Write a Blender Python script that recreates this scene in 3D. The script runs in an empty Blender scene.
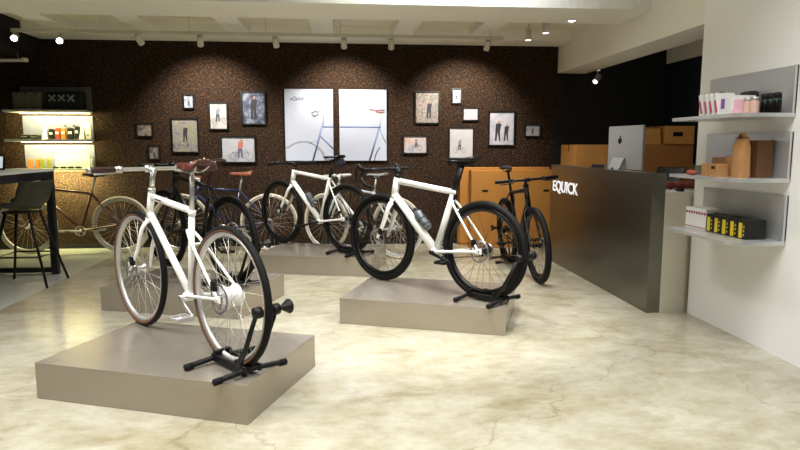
import bpy, bmesh, math, random
from mathutils import Vector, Matrix, Euler
random.seed(7)
R = math.radians
sc = bpy.context.scene
COL = sc.collection

# ------------------------------------------------------------------ camera
cam_d = bpy.data.cameras.new('camera'); cam = bpy.data.objects.new('camera', cam_d); COL.objects.link(cam)
cam_d.sensor_width = 36.0; cam_d.lens = 620 / 800 * 36.0; cam_d.clip_start = 0.02
fwd = Vector((0.09166, 0.98774, -0.12640)); right = Vector((0.99572, -0.09240, 0.0))
up = right.cross(fwd)
M = Matrix((right, up, -fwd)).transposed().to_4x4(); M.translation = (0, 0, 1.25)
cam.matrix_world = M
sc.camera = cam
sc.view_settings.view_transform = 'Standard'; sc.view_settings.look = 'None'
sc.view_settings.gamma = 1.0; sc.view_settings.use_curve_mapping = False
sc.view_settings.exposure = 0.12

# ------------------------------------------------------------------ world and big lights
w = bpy.data.worlds.new('world'); sc.world = w; w.use_nodes = True
w.node_tree.nodes['Background'].inputs[0].default_value = (0.93, 0.97, 1.0, 1)
w.node_tree.nodes['Background'].inputs[1].default_value = 0.12

def area(loc, size, power, col=(1, .96, .88), spread=150, tgt=None, sy=None):
    d = bpy.data.lights.new('area_light', 'AREA'); d.shape = 'RECTANGLE'; d.size = size; d.size_y = sy or size
    d.energy = power; d.color = col; d.spread = R(spread)
    o = bpy.data.objects.new('area_light', d); COL.objects.link(o); o.location = loc
    if tgt: o.rotation_euler = (Vector(tgt) - Vector(loc)).to_track_quat('-Z', 'Y').to_euler()
    return o
def spot(loc, tgt, power, ang, blend=.4, col=(1, .93, .82), rad=.03):
    d = bpy.data.lights.new('track_spot_light', 'SPOT'); d.energy = power; d.spot_size = R(ang); d.spot_blend = blend
    d.color = col; d.shadow_soft_size = rad
    o = bpy.data.objects.new('track_spot_light', d); COL.objects.link(o); o.location = loc
    o.rotation_euler = (Vector(tgt) - Vector(loc)).to_track_quat('-Z', 'Y').to_euler()
    return o
area((-0.6, 1.4, 2.75), .5, 50, (1, .99, .98), 116, (-0.6, 1.6, 0), 2.2)
area((1.3, 2.0, 2.75), .5, 50, (1, .99, .98), 116, (1.4, 2.2, 0), 2.2)
area((-2.6, 3.2, 2.75), .5, 42, (1, .99, .98), 110, (-2.5, 3.2, 0), 1.6)
area((0.4, 4.4, 2.75), .35, 22, (1, .99, .98), 105, (0.4, 4.3, 0), 1.0)
area((0.9, 4.75, 2.80), 1.6, 9, (1, .99, 1), 120, (0.9, 5.48, 2.62), .1)
area((-1.0, 6.6, 2.44), .2, 20, (1, .97, .92), 120, (-1.0, 6.3, 0), .2)
area((1.6, 6.4, 2.44), .2, 19, (1, .97, .92), 120, (1.6, 6.3, 0), .2)
area((3.7, 5.9, 2.5), .5, 12, (1, .95, .85), 140, (3.6, 6.6, 1), .5)  # added fill light brightening the boxes behind the counter; no visible lamp
# ceiling spots over the platforms
spot((-1.6, 2.2, 2.85), (-.9, 3.3, .2), 130, 62, .6, (1, .97, .92), .05)
spot((.2, 3.3, 2.85), (.6, 4.5, .2), 190, 62, .6, (1, .97, .92), .04)
spot((1.5, 3.4, 2.85), (.7, 4.6, .2), 190, 62, .6, (1, .97, .92), .04)
spot((-.9, 4.6, 2.85), (-.3, 6.4, .2), 190, 60, .6, (1, .97, .92), .04)
# track spots that wash the cork wall
for x in (-1.58, 0.03, 1.50):
    spot((x, 7.08, 2.36), (x, 7.87, 1.50), 150, 96, .75, (1, .91, .80))

# ------------------------------------------------------------------ materials
def lin(c): return tuple((v / 12.92 if v <= .04045 else ((v + .055) / 1.055) ** 2.4) for v in c)
def rgb(r, g, b): return lin((r / 255, g / 255, b / 255)) + (1,)
MC = {}
def mat(name, col, rough=.5, metal=0., emit=0., alpha=1., trans=0., noise=0., nscale=20., bump=0., coat=0., spec=.5, stretch=None):
    if name in MC: return MC[name]
    m = bpy.data.materials.new(name); m.use_nodes = True; nt = m.node_tree; b = nt.nodes['Principled BSDF']
    b.inputs['Base Color'].default_value = col; b.inputs['Roughness'].default_value = rough
    b.inputs['Metallic'].default_value = metal; b.inputs['Coat Weight'].default_value = coat
    b.inputs['Specular IOR Level'].default_value = spec
    b.inputs['Transmission Weight'].default_value = trans
    if emit: b.inputs['Emission Color'].default_value = col; b.inputs['Emission Strength'].default_value = emit
    tc = nt.nodes.new('ShaderNodeTexCoord'); mp = nt.nodes.new('ShaderNodeMapping'); nt.links.new(tc.outputs['Object'], mp.inputs[0])
    if stretch: mp.inputs['Scale'].default_value = stretch
    n = nt.nodes.new('ShaderNodeTexNoise'); n.inputs['Scale'].default_value = nscale; n.inputs['Detail'].default_value = 4
    nt.links.new(mp.outputs[0], n.inputs[0])
    amt = noise if noise else .04
    mr = nt.nodes.new('ShaderNodeMapRange'); mr.inputs[3].default_value = 1 - amt; mr.inputs[4].default_value = 1 + amt
    nt.links.new(n.outputs[0], mr.inputs[0])
    mx = nt.nodes.new('ShaderNodeMix'); mx.data_type = 'RGBA'; mx.blend_type = 'MULTIPLY'; mx.inputs[0].default_value = 1
    mx.inputs[6].default_value = col; nt.links.new(mr.outputs[0], mx.inputs[7]); nt.links.new(mx.outputs[2], b.inputs['Base Color'])
    if bump:
        bp = nt.nodes.new('ShaderNodeBump'); bp.inputs['Strength'].default_value = bump; bp.inputs['Distance'].default_value = .01
        nt.links.new(n.outputs[0], bp.inputs['Height']); nt.links.new(bp.outputs[0], b.inputs['Normal'])
    MC[name] = m; return m

def ramp(nt, src, stops):
    r = nt.nodes.new('ShaderNodeValToRGB'); e = r.color_ramp.elements
    while len(e) > 1: e.remove(e[-1])
    e[0].position = stops[0][0]; e[0].color = stops[0][1]
    for p, c in stops[1:]:
        q = e.new(p); q.color = c
    nt.links.new(src, r.inputs[0]); return r

def mat_cork():
    m = bpy.data.materials.new('cork_panel'); m.use_nodes = True; nt = m.node_tree; b = nt.nodes['Principled BSDF']; L = nt.links.new
    tc = nt.nodes.new('ShaderNodeTexCoord')
    v = nt.nodes.new('ShaderNodeTexVoronoi'); v.inputs['Scale'].default_value = 85; L(tc.outputs['Object'], v.inputs['Vector'])
    n = nt.nodes.new('ShaderNodeTexNoise'); n.inputs['Scale'].default_value = 52; n.inputs['Detail'].default_value = 6; n.inputs['Roughness'].default_value = .75
    L(tc.outputs['Object'], n.inputs[0])
    r = ramp(nt, n.outputs[0], [(.30, rgb(7, 5, 4)), (.45, rgb(32, 21, 14)), (.56, rgb(60, 43, 29)), (.72, rgb(128, 98, 66))])
    r2 = ramp(nt, v.outputs['Color'], [(.1, (.35, .35, .35, 1)), (.9, (1.25, 1.2, 1.15, 1))])
    mx = nt.nodes.new('ShaderNodeMix'); mx.data_type = 'RGBA'; mx.blend_type = 'MULTIPLY'; mx.inputs[0].default_value = .8
    L(r.outputs[0], mx.inputs[6]); L(r2.outputs[0], mx.inputs[7]); L(mx.outputs[2], b.inputs['Base Color'])
    bp = nt.nodes.new('ShaderNodeBump'); bp.inputs['Strength'].default_value = .6; bp.inputs['Distance'].default_value = .01
    L(n.outputs[0], bp.inputs['Height']); L(bp.outputs[0], b.inputs['Normal'])
    b.inputs['Roughness'].default_value = .85; b.inputs['Specular IOR Level'].default_value = .2
    return m

def mat_floor():
    m = bpy.data.materials.new('polished_concrete'); m.use_nodes = True; nt = m.node_tree; b = nt.nodes['Principled BSDF']; L = nt.links.new
    tc = nt.nodes.new('ShaderNodeTexCoord'); mp = nt.nodes.new('ShaderNodeMapping'); mp.inputs['Scale'].default_value = (1.0, 1.6, 1)
    L(tc.outputs['Object'], mp.inputs[0])
    n = nt.nodes.new('ShaderNodeTexNoise'); n.inputs['Scale'].default_value = 2.2; n.inputs['Detail'].default_value = 12; n.inputs['Roughness'].default_value = .72; n.inputs['Distortion'].default_value = .35
    L(mp.outputs[0], n.inputs[0])
    r = ramp(nt, n.outputs[0], [(.25, rgb(134, 126, 102)), (.40, rgb(154, 148, 126)), (.52, rgb(167, 163, 145)), (.72, rgb(182, 180, 166))])
    n2 = nt.nodes.new('ShaderNodeTexNoise'); n2.inputs['Scale'].default_value = 11; n2.inputs['Detail'].default_value = 8; n2.inputs['Roughness'].default_value = .7
    L(mp.outputs[0], n2.inputs[0])
    r2 = ramp(nt, n2.outputs[0], [(.36, (.84, .82, .77, 1)), (.55, (1, 1, 1, 1))])
    mx = nt.nodes.new('ShaderNodeMix'); mx.data_type = 'RGBA'; mx.blend_type = 'MULTIPLY'; mx.inputs[0].default_value = .75
    L(r.outputs[0], mx.inputs[6]); L(r2.outputs[0], mx.inputs[7])
    # darker stained patches with an edge of their own
    n3 = nt.nodes.new('ShaderNodeTexNoise'); n3.inputs['Scale'].default_value = .9; n3.inputs['Detail'].default_value = 7; n3.inputs['Roughness'].default_value = .6
    L(mp.outputs[0], n3.inputs[0])
    r3 = ramp(nt, n3.outputs[0], [(.55, (1, 1, 1, 1)), (.62, (.80, .75, .64, 1))])
    mx2 = nt.nodes.new('ShaderNodeMix'); mx2.data_type = 'RGBA'; mx2.blend_type = 'MULTIPLY'; mx2.inputs[0].default_value = .8
    L(mx.outputs[2], mx2.inputs[6]); L(r3.outputs[0], mx2.inputs[7])
    L(mx2.outputs[2], b.inputs['Base Color'])
    rr = nt.nodes.new('ShaderNodeMapRange'); rr.inputs[3].default_value = .08; rr.inputs[4].default_value = .26
    L(n2.outputs[0], rr.inputs[0]); L(rr.outputs[0], b.inputs['Roughness'])
    # hairline cracks
    vc = nt.nodes.new('ShaderNodeTexVoronoi'); vc.feature = 'DISTANCE_TO_EDGE'; vc.inputs['Scale'].default_value = .55
    nd = nt.nodes.new('ShaderNodeTexNoise'); nd.inputs['Scale'].default_value = 3; nd.inputs['Detail'].default_value = 5; L(tc.outputs['Object'], nd.inputs[0])
    va = nt.nodes.new('ShaderNodeVectorMath'); va.operation = 'MULTIPLY_ADD'; va.inputs[1].default_value = (.5, .5, 0); L(nd.outputs[1], va.inputs[0]); L(tc.outputs['Object'], va.inputs[2]); L(va.outputs[0], vc.inputs['Vector'])
    rc = ramp(nt, vc.outputs[0], [(0, (.62, .58, .50, 1)), (.004, (1, 1, 1, 1))])
    mx3 = nt.nodes.new('ShaderNodeMix'); mx3.data_type = 'RGBA'; mx3.blend_type = 'MULTIPLY'; mx3.inputs[0].default_value = .6
    L(mx2.outputs[2], mx3.inputs[6]); L(rc.outputs[0], mx3.inputs[7]); L(mx3.outputs[2], b.inputs['Base Color'])
    bp = nt.nodes.new('ShaderNodeBump'); bp.inputs['Strength'].default_value = .06; bp.inputs['Distance'].default_value = .01
    L(n.outputs[0], bp.inputs['Height']); L(bp.outputs[0], b.inputs['Normal'])
    b.inputs['Specular IOR Level'].default_value = .5
    return m

def mat_brushed(name, col, rough=.34, sc_=(1, 1, 90), metal=.9, amt=.12):
    m = bpy.data.materials.new(name); m.use_nodes = True; nt = m.node_tree; b = nt.nodes['Principled BSDF']; L = nt.links.new
    tc = nt.nodes.new('ShaderNodeTexCoord'); mp = nt.nodes.new('ShaderNodeMapping'); mp.inputs['Scale'].default_value = sc_
    L(tc.outputs['Object'], mp.inputs[0])
    n = nt.nodes.new('ShaderNodeTexNoise'); n.inputs['Scale'].default_value = 6; n.inputs['Detail'].default_value = 5; L(mp.outputs[0], n.inputs[0])
    n2 = nt.nodes.new('ShaderNodeTexNoise'); n2.inputs['Scale'].default_value = 1.6; n2.inputs['Detail'].default_value = 4; L(tc.outputs['Object'], n2.inputs[0])
    mr = nt.nodes.new('ShaderNodeMapRange'); mr.inputs[3].default_value = 1 - amt; mr.inputs[4].default_value = 1 + amt; L(n2.outputs[0], mr.inputs[0])
    mx = nt.nodes.new('ShaderNodeMix'); mx.data_type = 'RGBA'; mx.blend_type = 'MULTIPLY'; mx.inputs[0].default_value = 1; mx.inputs[6].default_value = col
    L(mr.outputs[0], mx.inputs[7]); L(mx.outputs[2], b.inputs['Base Color'])
    rr = nt.nodes.new('ShaderNodeMapRange'); rr.inputs[3].default_value = rough - .015; rr.inputs[4].default_value = rough + .015; L(n.outputs[0], rr.inputs[0]); L(rr.outputs[0], b.inputs['Roughness'])
    b.inputs['Metallic'].default_value = metal
    return m

def mat_picture(name, cols, scale=9, stretch=(1, 1, 1)):
    m = bpy.data.materials.new(name); m.use_nodes = True; nt = m.node_tree; b = nt.nodes['Principled BSDF']; L = nt.links.new
    tc = nt.nodes.new('ShaderNodeTexCoord'); mp = nt.nodes.new('ShaderNodeMapping'); mp.inputs['Scale'].default_value = stretch; L(tc.outputs['Object'], mp.inputs[0])
    n = nt.nodes.new('ShaderNodeTexNoise'); n.inputs['Scale'].default_value = scale; n.inputs['Detail'].default_value = 5; n.inputs['Roughness'].default_value = .65; L(mp.outputs[0], n.inputs[0])
    k = len(cols); st = [(.36 + .28 * i / max(1, k - 1), rgb(*[q * .82 for q in c])) for i, c in enumerate(cols)]
    r = ramp(nt, n.outputs[0], st); L(r.outputs[0], b.inputs['Base Color'])
    b.inputs['Roughness'].default_value = .35
    return m

WHITE = mat('white_frame_paint', rgb(236, 236, 232), .28, coat=.4)
CREAMW = mat('cream_white_frame_paint', rgb(232, 233, 230), .28, coat=.4)
PALEF = mat('pale_bluish_frame_paint', rgb(206, 214, 220), .3, coat=.3)
BLACKP = mat('black_frame_paint', rgb(9, 9, 11), .35, spec=.35)
BLUEP = mat('deep_blue_frame_paint', rgb(22, 30, 70), .3, coat=.4)
MAROON = mat('maroon_frame_paint', rgb(84, 20, 22), .3, coat=.4)
RUBBER = mat('black_rubber', rgb(7, 7, 8), .7, noise=.15, nscale=60, spec=.22)
TAN = mat('tan_sidewall', rgb(104, 70, 50), .6)
CREAMT = mat('cream_rubber', rgb(206, 198, 176), .6)
ALU = mat('silver_aluminium', rgb(205, 205, 203), .28, .85)
ALUD = mat('satin_aluminium', rgb(190, 190, 188), .4, .6)
STEEL = mat('steel_rotor', rgb(150, 150, 152), .3, .9)
BLK = mat('matte_black_plastic', rgb(9, 9, 10), .5, spec=.3)
BLKG = mat('gloss_black', rgb(6, 6, 7), .3, spec=.3)
BRONZE = mat('bronze_spoke_steel', rgb(120, 96, 66), .35, .8)
SPOKE = mat('bright_spoke_steel', rgb(205, 202, 192), .35, .6)
LEATH = mat('brown_leather', rgb(88, 38, 26), .38, noise=.2, nscale=40)
LEATHO = mat('tan_orange_leather', rgb(116, 60, 36), .45, noise=.15, nscale=40)
LEATHD = mat('dark_brown_leather', rgb(48, 26, 20), .4, noise=.2, nscale=40)
CARD = mat('kraft_cardboard', rgb(186, 132, 64), .8, noise=.1, nscale=8)
CARDD = mat('dark_kraft_cardboard', rgb(158, 104, 48), .8, noise=.1, nscale=8)
CARDO = mat('orange_kraft_cardboard', rgb(176, 120, 50), .75, noise=.08, nscale=6)
KRAFT = mat('kraft_paper', rgb(172, 126, 78), .8, noise=.15, nscale=14)
CEIL = mat('cream_ceiling_paint', rgb(240, 237, 224), .8, noise=.03, nscale=3)
CEILR = mat('ceiling_slab_paint', rgb(226, 222, 200), .85, noise=.05, nscale=3)
WPAINT = mat('white_wall_paint', rgb(240, 240, 238), .38, noise=.02, nscale=2)
PLASTER = mat('rough_white_plaster', rgb(232, 232, 228), .8, noise=.12, nscale=16, bump=1.0)
BLACKW = mat('black_wall_paint', rgb(12, 12, 14), .8)
NAVY = mat('navy_wall_paint', rgb(18, 30, 44), .7)
PWHITE = mat('white_card', rgb(236, 236, 232), .6)
GREYP = mat('grey_card', rgb(120, 120, 116), .6)
WPLAST = mat('white_plastic', rgb(226, 226, 224), .4)
GLASS = mat('clear_grey_plastic', rgb(110, 118, 124), .15, trans=.5)
PLAT = mat_brushed('champagne_brushed_metal', rgb(164, 156, 143), .25, (1, 1, 1), .58, .05)
CNT = mat_brushed('brushed_stainless_steel', rgb(126, 125, 115), .30, (1, 1, 8), .97, .10)
CNTS = mat_brushed('brushed_steel_lit_side', rgb(205, 200, 184), .38, (1, 1, 8), .5, .05)  # same counter steel made paler; brightness of the lit side is in its colour
SHELFM = mat_brushed('brushed_shelf_steel', rgb(204, 205, 206), .34, (1, 1, 60), .6, .04)
CORK = mat_cork(); FLOOR = mat_floor()
LED = mat('warm_led_strip', (1.0, .80, .42, 1), .5, emit=6.0)
LAMPON = mat('lit_lamp_face', (1, .97, .9, 1), .5, emit=25.0)
LAMPLOW = mat('dim_lamp_face', (1, .95, .85, 1), .5, emit=3.0)

# ------------------------------------------------------------------ mesh helpers
class MB:
    def __init__(s): s.bm = bmesh.new()
    def _add(s, vs, fs, mi=0, smooth=True):
        bv = [s.bm.verts.new(v) for v in vs]
        for f in fs:
            try:
                q = s.bm.faces.new([bv[i] for i in f]); q.material_index = mi; q.smooth = smooth
            except ValueError: pass
        return bv
    def tube(s, pts, r, seg=8, closed=False, ref=None, mi=0, caps=True):
        P = [Vector(p) for p in pts]; n = len(P)
        rs = r if isinstance(r, list) else [r] * n
        T = []
        for i in range(n):
            if closed: t = P[(i + 1) % n] - P[i - 1]
            elif i == 0: t = P[1] - P[0]
            elif i == n - 1: t = P[-1] - P[-2]
            else: t = P[i + 1] - P[i - 1]
            T.append(t.normalized())
        ref = Vector(ref) if ref else (Vector((0, 1, 0)) if abs(T[0].y) < .9 else Vector((0, 0, 1)))
        a = (ref - T[0] * ref.dot(T[0])).normalized(); vs = []
        for i in range(n):
            a = (a - T[i] * a.dot(T[i])).normalized(); b = T[i].cross(a)
            q = rs[i]; ra, rb = q if isinstance(q, tuple) else (q, q)
            for k in range(seg):
                th = 2 * math.pi * (k + .5) / seg
                vs.append(P[i] + a * (ra * math.cos(th)) + b * (rb * math.sin(th)))
        fs = []
        m = n if closed else n - 1
        for i in range(m):
            j = (i + 1) % n
            for k in range(seg): fs.append((i * seg + k, i * seg + (k + 1) % seg, j * seg + (k + 1) % seg, j * seg + k))
        if not closed and caps: fs += [tuple(range(seg))[::-1], tuple((n - 1) * seg + k for k in range(seg))]
        s._add(vs, fs, mi); return s
    def smooth_tube(s, pts, r, n=6, **k):
        P = [Vector(p) for p in pts]; out = []; rr = []
        rs = r if isinstance(r, list) else [r] * len(P)
        for i in range(len(P) - 1):
            p0 = P[max(i - 1, 0)]; p1 = P[i]; p2 = P[i + 1]; p3 = P[min(i + 2, len(P) - 1)]
            for j in range(n):
                t = j / n
                out.append(.5 * ((2 * p1) + (p2 - p0) * t + (2 * p0 - 5 * p1 + 4 * p2 - p3) * t * t + (3 * p1 - p0 - 3 * p2 + p3) * t ** 3))
                A, B = rs[i], rs[i + 1]
                if isinstance(A, tuple): rr.append((A[0] + (B[0] - A[0]) * t, A[1] + (B[1] - A[1]) * t))
                else: rr.append(A + (B - A) * t)
        out.append(P[-1]); rr.append(rs[-1])
        return s.tube(out, rr, **k)
    def box(s, c, sz, rot=None, bev=0., mi=0):
        r = bmesh.ops.create_cube(s.bm, size=1.0); vs = r['verts']
        mt = Matrix.Translation(Vector(c)) @ (rot.to_4x4() if rot else Matrix()) @ Matrix.Diagonal((sz[0], sz[1], sz[2], 1))
        bmesh.ops.transform(s.bm, matrix=mt, verts=vs)
        fs = {f for v in vs for f in v.link_faces}
        for f in fs: f.material_index = mi
        if bev:
            es = list({e for v in vs for e in v.link_edges})
            rb = bmesh.ops.bevel(s.bm, geom=es, offset=bev, segments=2, affect='EDGES', profile=.6)
            for f in rb['faces']: f.material_index = mi
        return s
    def lathe(s, prof, o=(0, 0, 0), axis=(0, 0, 1), seg=24, mi=0, closed=False, mis=None, smooth=True):
        ax = Vector(axis).normalized(); q = Vector((1, 0, 0)) if abs(ax.x) < .9 else Vector((0, 0, 1))
        a = (q - ax * q.dot(ax)).normalized(); b = ax.cross(a); o = Vector(o); vs = []; n = len(prof)
        for i in range(seg):
            th = 2 * math.pi * i / seg; d = a * math.cos(th) + b * math.sin(th)
            for (r_, h) in prof: vs.append(o + d * max(r_, 1e-5) + ax * h)
        bv = [s.bm.verts.new(v) for v in vs]
        m = n if closed else n - 1
        for i in range(seg):
            j = (i + 1) % seg
            for k in range(m):
                l = (k + 1) % n
                f = s.bm.faces.new((bv[i * n + k], bv[i * n + l], bv[j * n + l], bv[j * n + k]))
                f.smooth = smooth; f.material_index = mis[k] if mis else mi
        return s
    def cyl(s, p0, p1, r, seg=16, mi=0, r2=None):
        return s.tube([p0, p1], [r, r if r2 is None else r2], seg=seg, mi=mi)
    def prism(s, pts, axis_vec, mi=0):
        n = len(pts); P = [Vector(p) for p in pts]; A = Vector(axis_vec)
        s._add(P + [p + A for p in P], [tuple(range(n))[::-1], tuple(range(n, 2 * n))] + [(i, (i + 1) % n, n + (i + 1) % n, n + i) for i in range(n)], mi, False); return s
    def ball(s, c, rad, seg=12, sq=(1, 1, 1), mi=0):
        r = bmesh.ops.create_uvsphere(s.bm, u_segments=seg, v_segments=max(6, seg // 2), radius=rad)
        bmesh.ops.transform(s.bm, matrix=Matrix.Translation(Vector(c)) @ Matrix.Diagonal((sq[0], sq[1], sq[2], 1)), verts=r['verts'])
        for v in r['verts']:
            for f in v.link_faces: f.smooth = True; f.material_index = mi
        return s
    def build(s, name, mats, parent=None, loc=None):
        bmesh.ops.recalc_face_normals(s.bm, faces=s.bm.faces[:])
        me = bpy.data.meshes.new(name); s.bm.to_mesh(me); s.bm.free()
        for m in (mats if isinstance(mats, (list, tuple)) else [mats]): me.materials.append(m)
        o = bpy.data.objects.new(name, me); COL.objects.link(o)
        if parent: o.parent = parent
        if loc: o.location = loc
        return o

def tag(o, label, cat, group=None, kind=None):
    o['label'] = label; o['category'] = cat
    if group: o['group'] = group
    if kind: o['kind'] = kind
    return o
def empty(name, label, cat, loc, rz=0, group=None):
    o = bpy.data.objects.new(name, None); COL.objects.link(o); o.location = loc; o.rotation_euler = (0, 0, rz); o.empty_display_size = .05
    return tag(o, label, cat, group)
def struct(name, mb, mats, label=None):
    o = mb.build(name, mats); o['kind'] = 'structure'
    if label: o['label'] = label
    return o
def sbox(name, lo, hi, m, label=None):
    c = [(a + b) / 2 for a, b in zip(lo, hi)]; s = [b - a for a, b in zip(lo, hi)]
    mb = MB(); mb.box((0, 0, 0), s); o = struct(name, mb, m, label); o.location = c; return o
def part(name, m, parent, fn, label=None):
    mb = MB(); fn(mb); o = mb.build(name, m, parent)
    if label: o['label'] = label
    return o
def text_obj(name, body, size, m, parent, loc, rot, ext=.002, bold=0., align='LEFT', shear=0., sx=1.):
    c = bpy.data.curves.new(name, 'FONT'); c.body = body; c.size = size; c.extrude = ext; c.offset = bold; c.align_x = align; c.shear = shear
    t = bpy.data.objects.new(name + '_src', c); COL.objects.link(t)
    bpy.context.view_layer.update()
    me = bpy.data.meshes.new_from_object(t.evaluated_get(bpy.context.evaluated_depsgraph_get()))
    bpy.data.objects.remove(t)
    me.materials.clear(); me.materials.append(m)
    o = bpy.data.objects.new(name, me); COL.objects.link(o); o.parent = parent; o.location = loc; o.rotation_euler = rot; o.scale = (sx, 1, 1)
    return o

# ------------------------------------------------------------------ the room
WY = 7.87
sbox('floor', (-2.63, -3, -.1), (6.5, WY + .1, 0), FLOOR, 'mottled cream polished concrete floor')
sbox('floor_left', (-7, -3, -.1), (-2.63, WY + .1, 0), mat('smooth_grey_screed', rgb(176, 180, 172), .22, noise=.07, nscale=1.5), 'smoother grey floor under the bar table')
sbox('wall_back', (-7, WY, 0), (2.75, WY + .15, 2.9), CORK, 'brown cork clad back wall')
sbox('wall_back_corner', (2.75, WY, 0), (6.5, WY + .15, 2.9), BLACKW, 'black wall behind the sales counter')
sbox('wall_left', (-7.15, -3, 0), (-7, WY + .15, 2.9), CORK)
sbox('wall_right', (2.577, 3.13, 0), (2.75, 4.337, 2.95), WPAINT, 'white wall panel carrying the three metal shelves')
sbox('wall_right_front', (2.95, -3, 0), (3.1, 3.13, 2.95), mat('grey_wall_paint', rgb(120, 120, 116), .7))
sbox('wall_front', (-7, -3.15, 0), (6.5, -3, 2.95), WPAINT)
sbox('wall_right_rear', (6.5, 3.13, 0), (6.65, WY + .15, 2.9), BLACKW)
sbox('baseboard_back', (-7, WY - .012, 0), (2.75, WY, .05), BLACKW)
# ceilings and beams
sbox('ceiling', (-7, 6.1, 2.62), (6.5, WY + .15, 2.75), CEILR, 'cream painted recessed ceiling')
sbox('ceiling_front', (-7, -3, 2.95), (6.5, 5.5, 3.1), CEIL)
mb = MB(); mb.box((0, 0, 0), (9.9, .02, .6)); o = struct('trim_1', mb, PLASTER, 'rough white plaster face of the ceiling beam'); o.location = (2.0, 5.49, 2.75)
sbox('trim_2', (-7, 5.5, 2.45), (6.5, 6.15, 3.1), CEIL, 'wide cream beam across the ceiling')
sbox('trim_3', (-3.52, 7.42, 2.50), (2.75, WY, 2.62), CEIL, 'cream ledge along the top of the cork wall')
for i, x in enumerate((-3.06, -2.13, -1.16, -.2, .72, 1.62)):
    sbox('trim_%d' % (4 + i), (x - .12, 6.15, 2.53), (x + .12, 7.42, 2.62), CEIL, 'short cream cross beam')
sbox('trim_10', (2.75, 4.337, 2.17), (3.12, WY, 2.95), CEIL, 'deep cream beam running above the sales counter')
sbox('trim_12', (-7, 6.45, 2.3), (-3.52, WY, 2.62), BLACKW, 'black painted soffit in the left corner')
sbox('trim_13', (4.19, 5.0, 2.30), (4.6, WY, 2.62), CEIL, 'cream beam end over the navy partition')
sbox('wall_right_alcove', (4.2, 5.0, 0), (4.3, WY, 2.30), NAVY, 'navy partition behind the sales counter')

# ------------------------------------------------------------------ display platforms
def platform(px, py, ang, label, L=1.165, W=.78, H=.185):
    e = (math.cos(R(ang)), math.sin(R(ang))); f = (-e[1], e[0])
    c = (px + e[0] * L / 2 + f[0] * W / 2, py + e[1] * L / 2 + f[1] * W / 2, 0)
    mb = MB(); mb.box((0, 0, H / 2), (L, W, H), bev=.003)
    o = mb.build('display_platform', PLAT); o.location = c; o.rotation_euler = (0, 0, R(ang))
    tag(o, label, 'platform', 'brushed metal display platforms on the floor'); return o
platform(-1.53, 3.116, -20.3, 'brushed metal platform nearest the camera, under the white bicycle with brown grips')
platform(-.03, 4.30, -20, 'brushed metal platform under the white bicycle with drop handlebars')
platform(-1.852, 4.83, -18.5, 'brushed metal platform under the black bicycle, behind the nearest platform')
platform(-.86, 6.15, -14.6, 'rearmost brushed metal platform, under the white bicycle with flat black bars')

# ------------------------------------------------------------------ bicycles
def wheel(root, x, z, r, tr, rimd, m_tyre, m_side, m_rim, m_spk, m_hub, hubr=.02, hubw=.045, rotor=True, cog=False, nsp=28, spr=.0013, name='wheel', cogr=.05, cogside=-1):
    rr = r - 2 * tr + .004
    C = (x, 0, z)
    # rim
    mb = MB(); w_ = tr * .72
    mb.lathe([(rr, -w_), (rr - rimd * .35, -w_), (rr - rimd, -w_ * .35), (rr - rimd, w_ * .35), (rr - rimd * .35, w_), (rr, w_)], C, (0, 1, 0), 72, closed=True)
    W = mb.build(name, m_rim, root)
    mb = MB(); prof = []; mis = []
    rc = r - tr
    for k in range(14):
        th = 2 * math.pi * k / 14 + math.pi / 14
        prof.append((rc + tr * math.cos(th), tr * math.sin(th)))
        thm = 2 * math.pi * (k + 1) / 14
        mis.append(0 if math.cos(thm) > .05 else 1)
    mb.lathe(prof, C, (0, 1, 0), 84, closed=True, mis=mis); mb.build('tyre', [m_tyre, m_side], W)
    mb = MB(); off = random.random()
    for k in range(nsp):
        side = 1 if k % 2 else -1; a = 2 * math.pi * (k + off) / nsp; d = (1 if (k // 2) % 2 else -1) * .9
        fr = hubr + .008
        p0 = (x + fr * math.cos(a + d), side * hubw * .6, z + fr * math.sin(a + d)); p1 = (x + (rr - rimd + .002) * math.cos(a), side * .003, z + (rr - rimd + .002) * math.sin(a))
        mb.tube([p0, p1], spr, seg=4)
    mb.build('spokes', m_spk, W)
    mb = MB(); h = hubw
    mb.lathe([(0, -h - .022), (.008, -h - .022), (.008, -h), (hubr * .7, -h), (hubr + .012, -h * .72), (hubr + .012, -h * .6), (hubr, -h * .5), (hubr, h * .5), (hubr + .012, h * .6), (hubr + .012, h * .72), (hubr * .7, h), (.008, h), (.008, h + .022), (0, h + .022)], C, (0, 1, 0), 24)
    mb.build('hub', m_hub, W)
    if rotor:
        mb = MB(); y = h + .004; ro = .078
        mb.lathe([(ro, y), (ro - .014, y), (ro - .014, y + .002), (ro, y + .002)], C, (0, 1, 0), 40, closed=True)
        mb.lathe([(.026, y), (.012, y), (.012, y + .003), (.026, y + .003)], C, (0, 1, 0), 24, closed=True)
        for k in range(6):
            a = k * math.pi / 3
            mb.tube([(x + .022 * math.cos(a), y + .001, z + .022 * math.sin(a)), (x + (ro - .01) * math.cos(a + .5), y + .001, z + (ro - .01) * math.sin(a + .5))], .003, seg=4)
        mb.build('brake_rotor', STEEL, W)
    if cog:
        mb = MB()
        for k in range(cog):
            y = cogside * (h + .004 + .005 * k); q = cogr - k * .004
            mb.lathe([(q, y), (.01, y), (.01, y + .002), (q, y + .002)], C, (0, 1, 0), 28, closed=True)
        mb.build('sprocket', STEEL, W)
    return W

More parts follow.
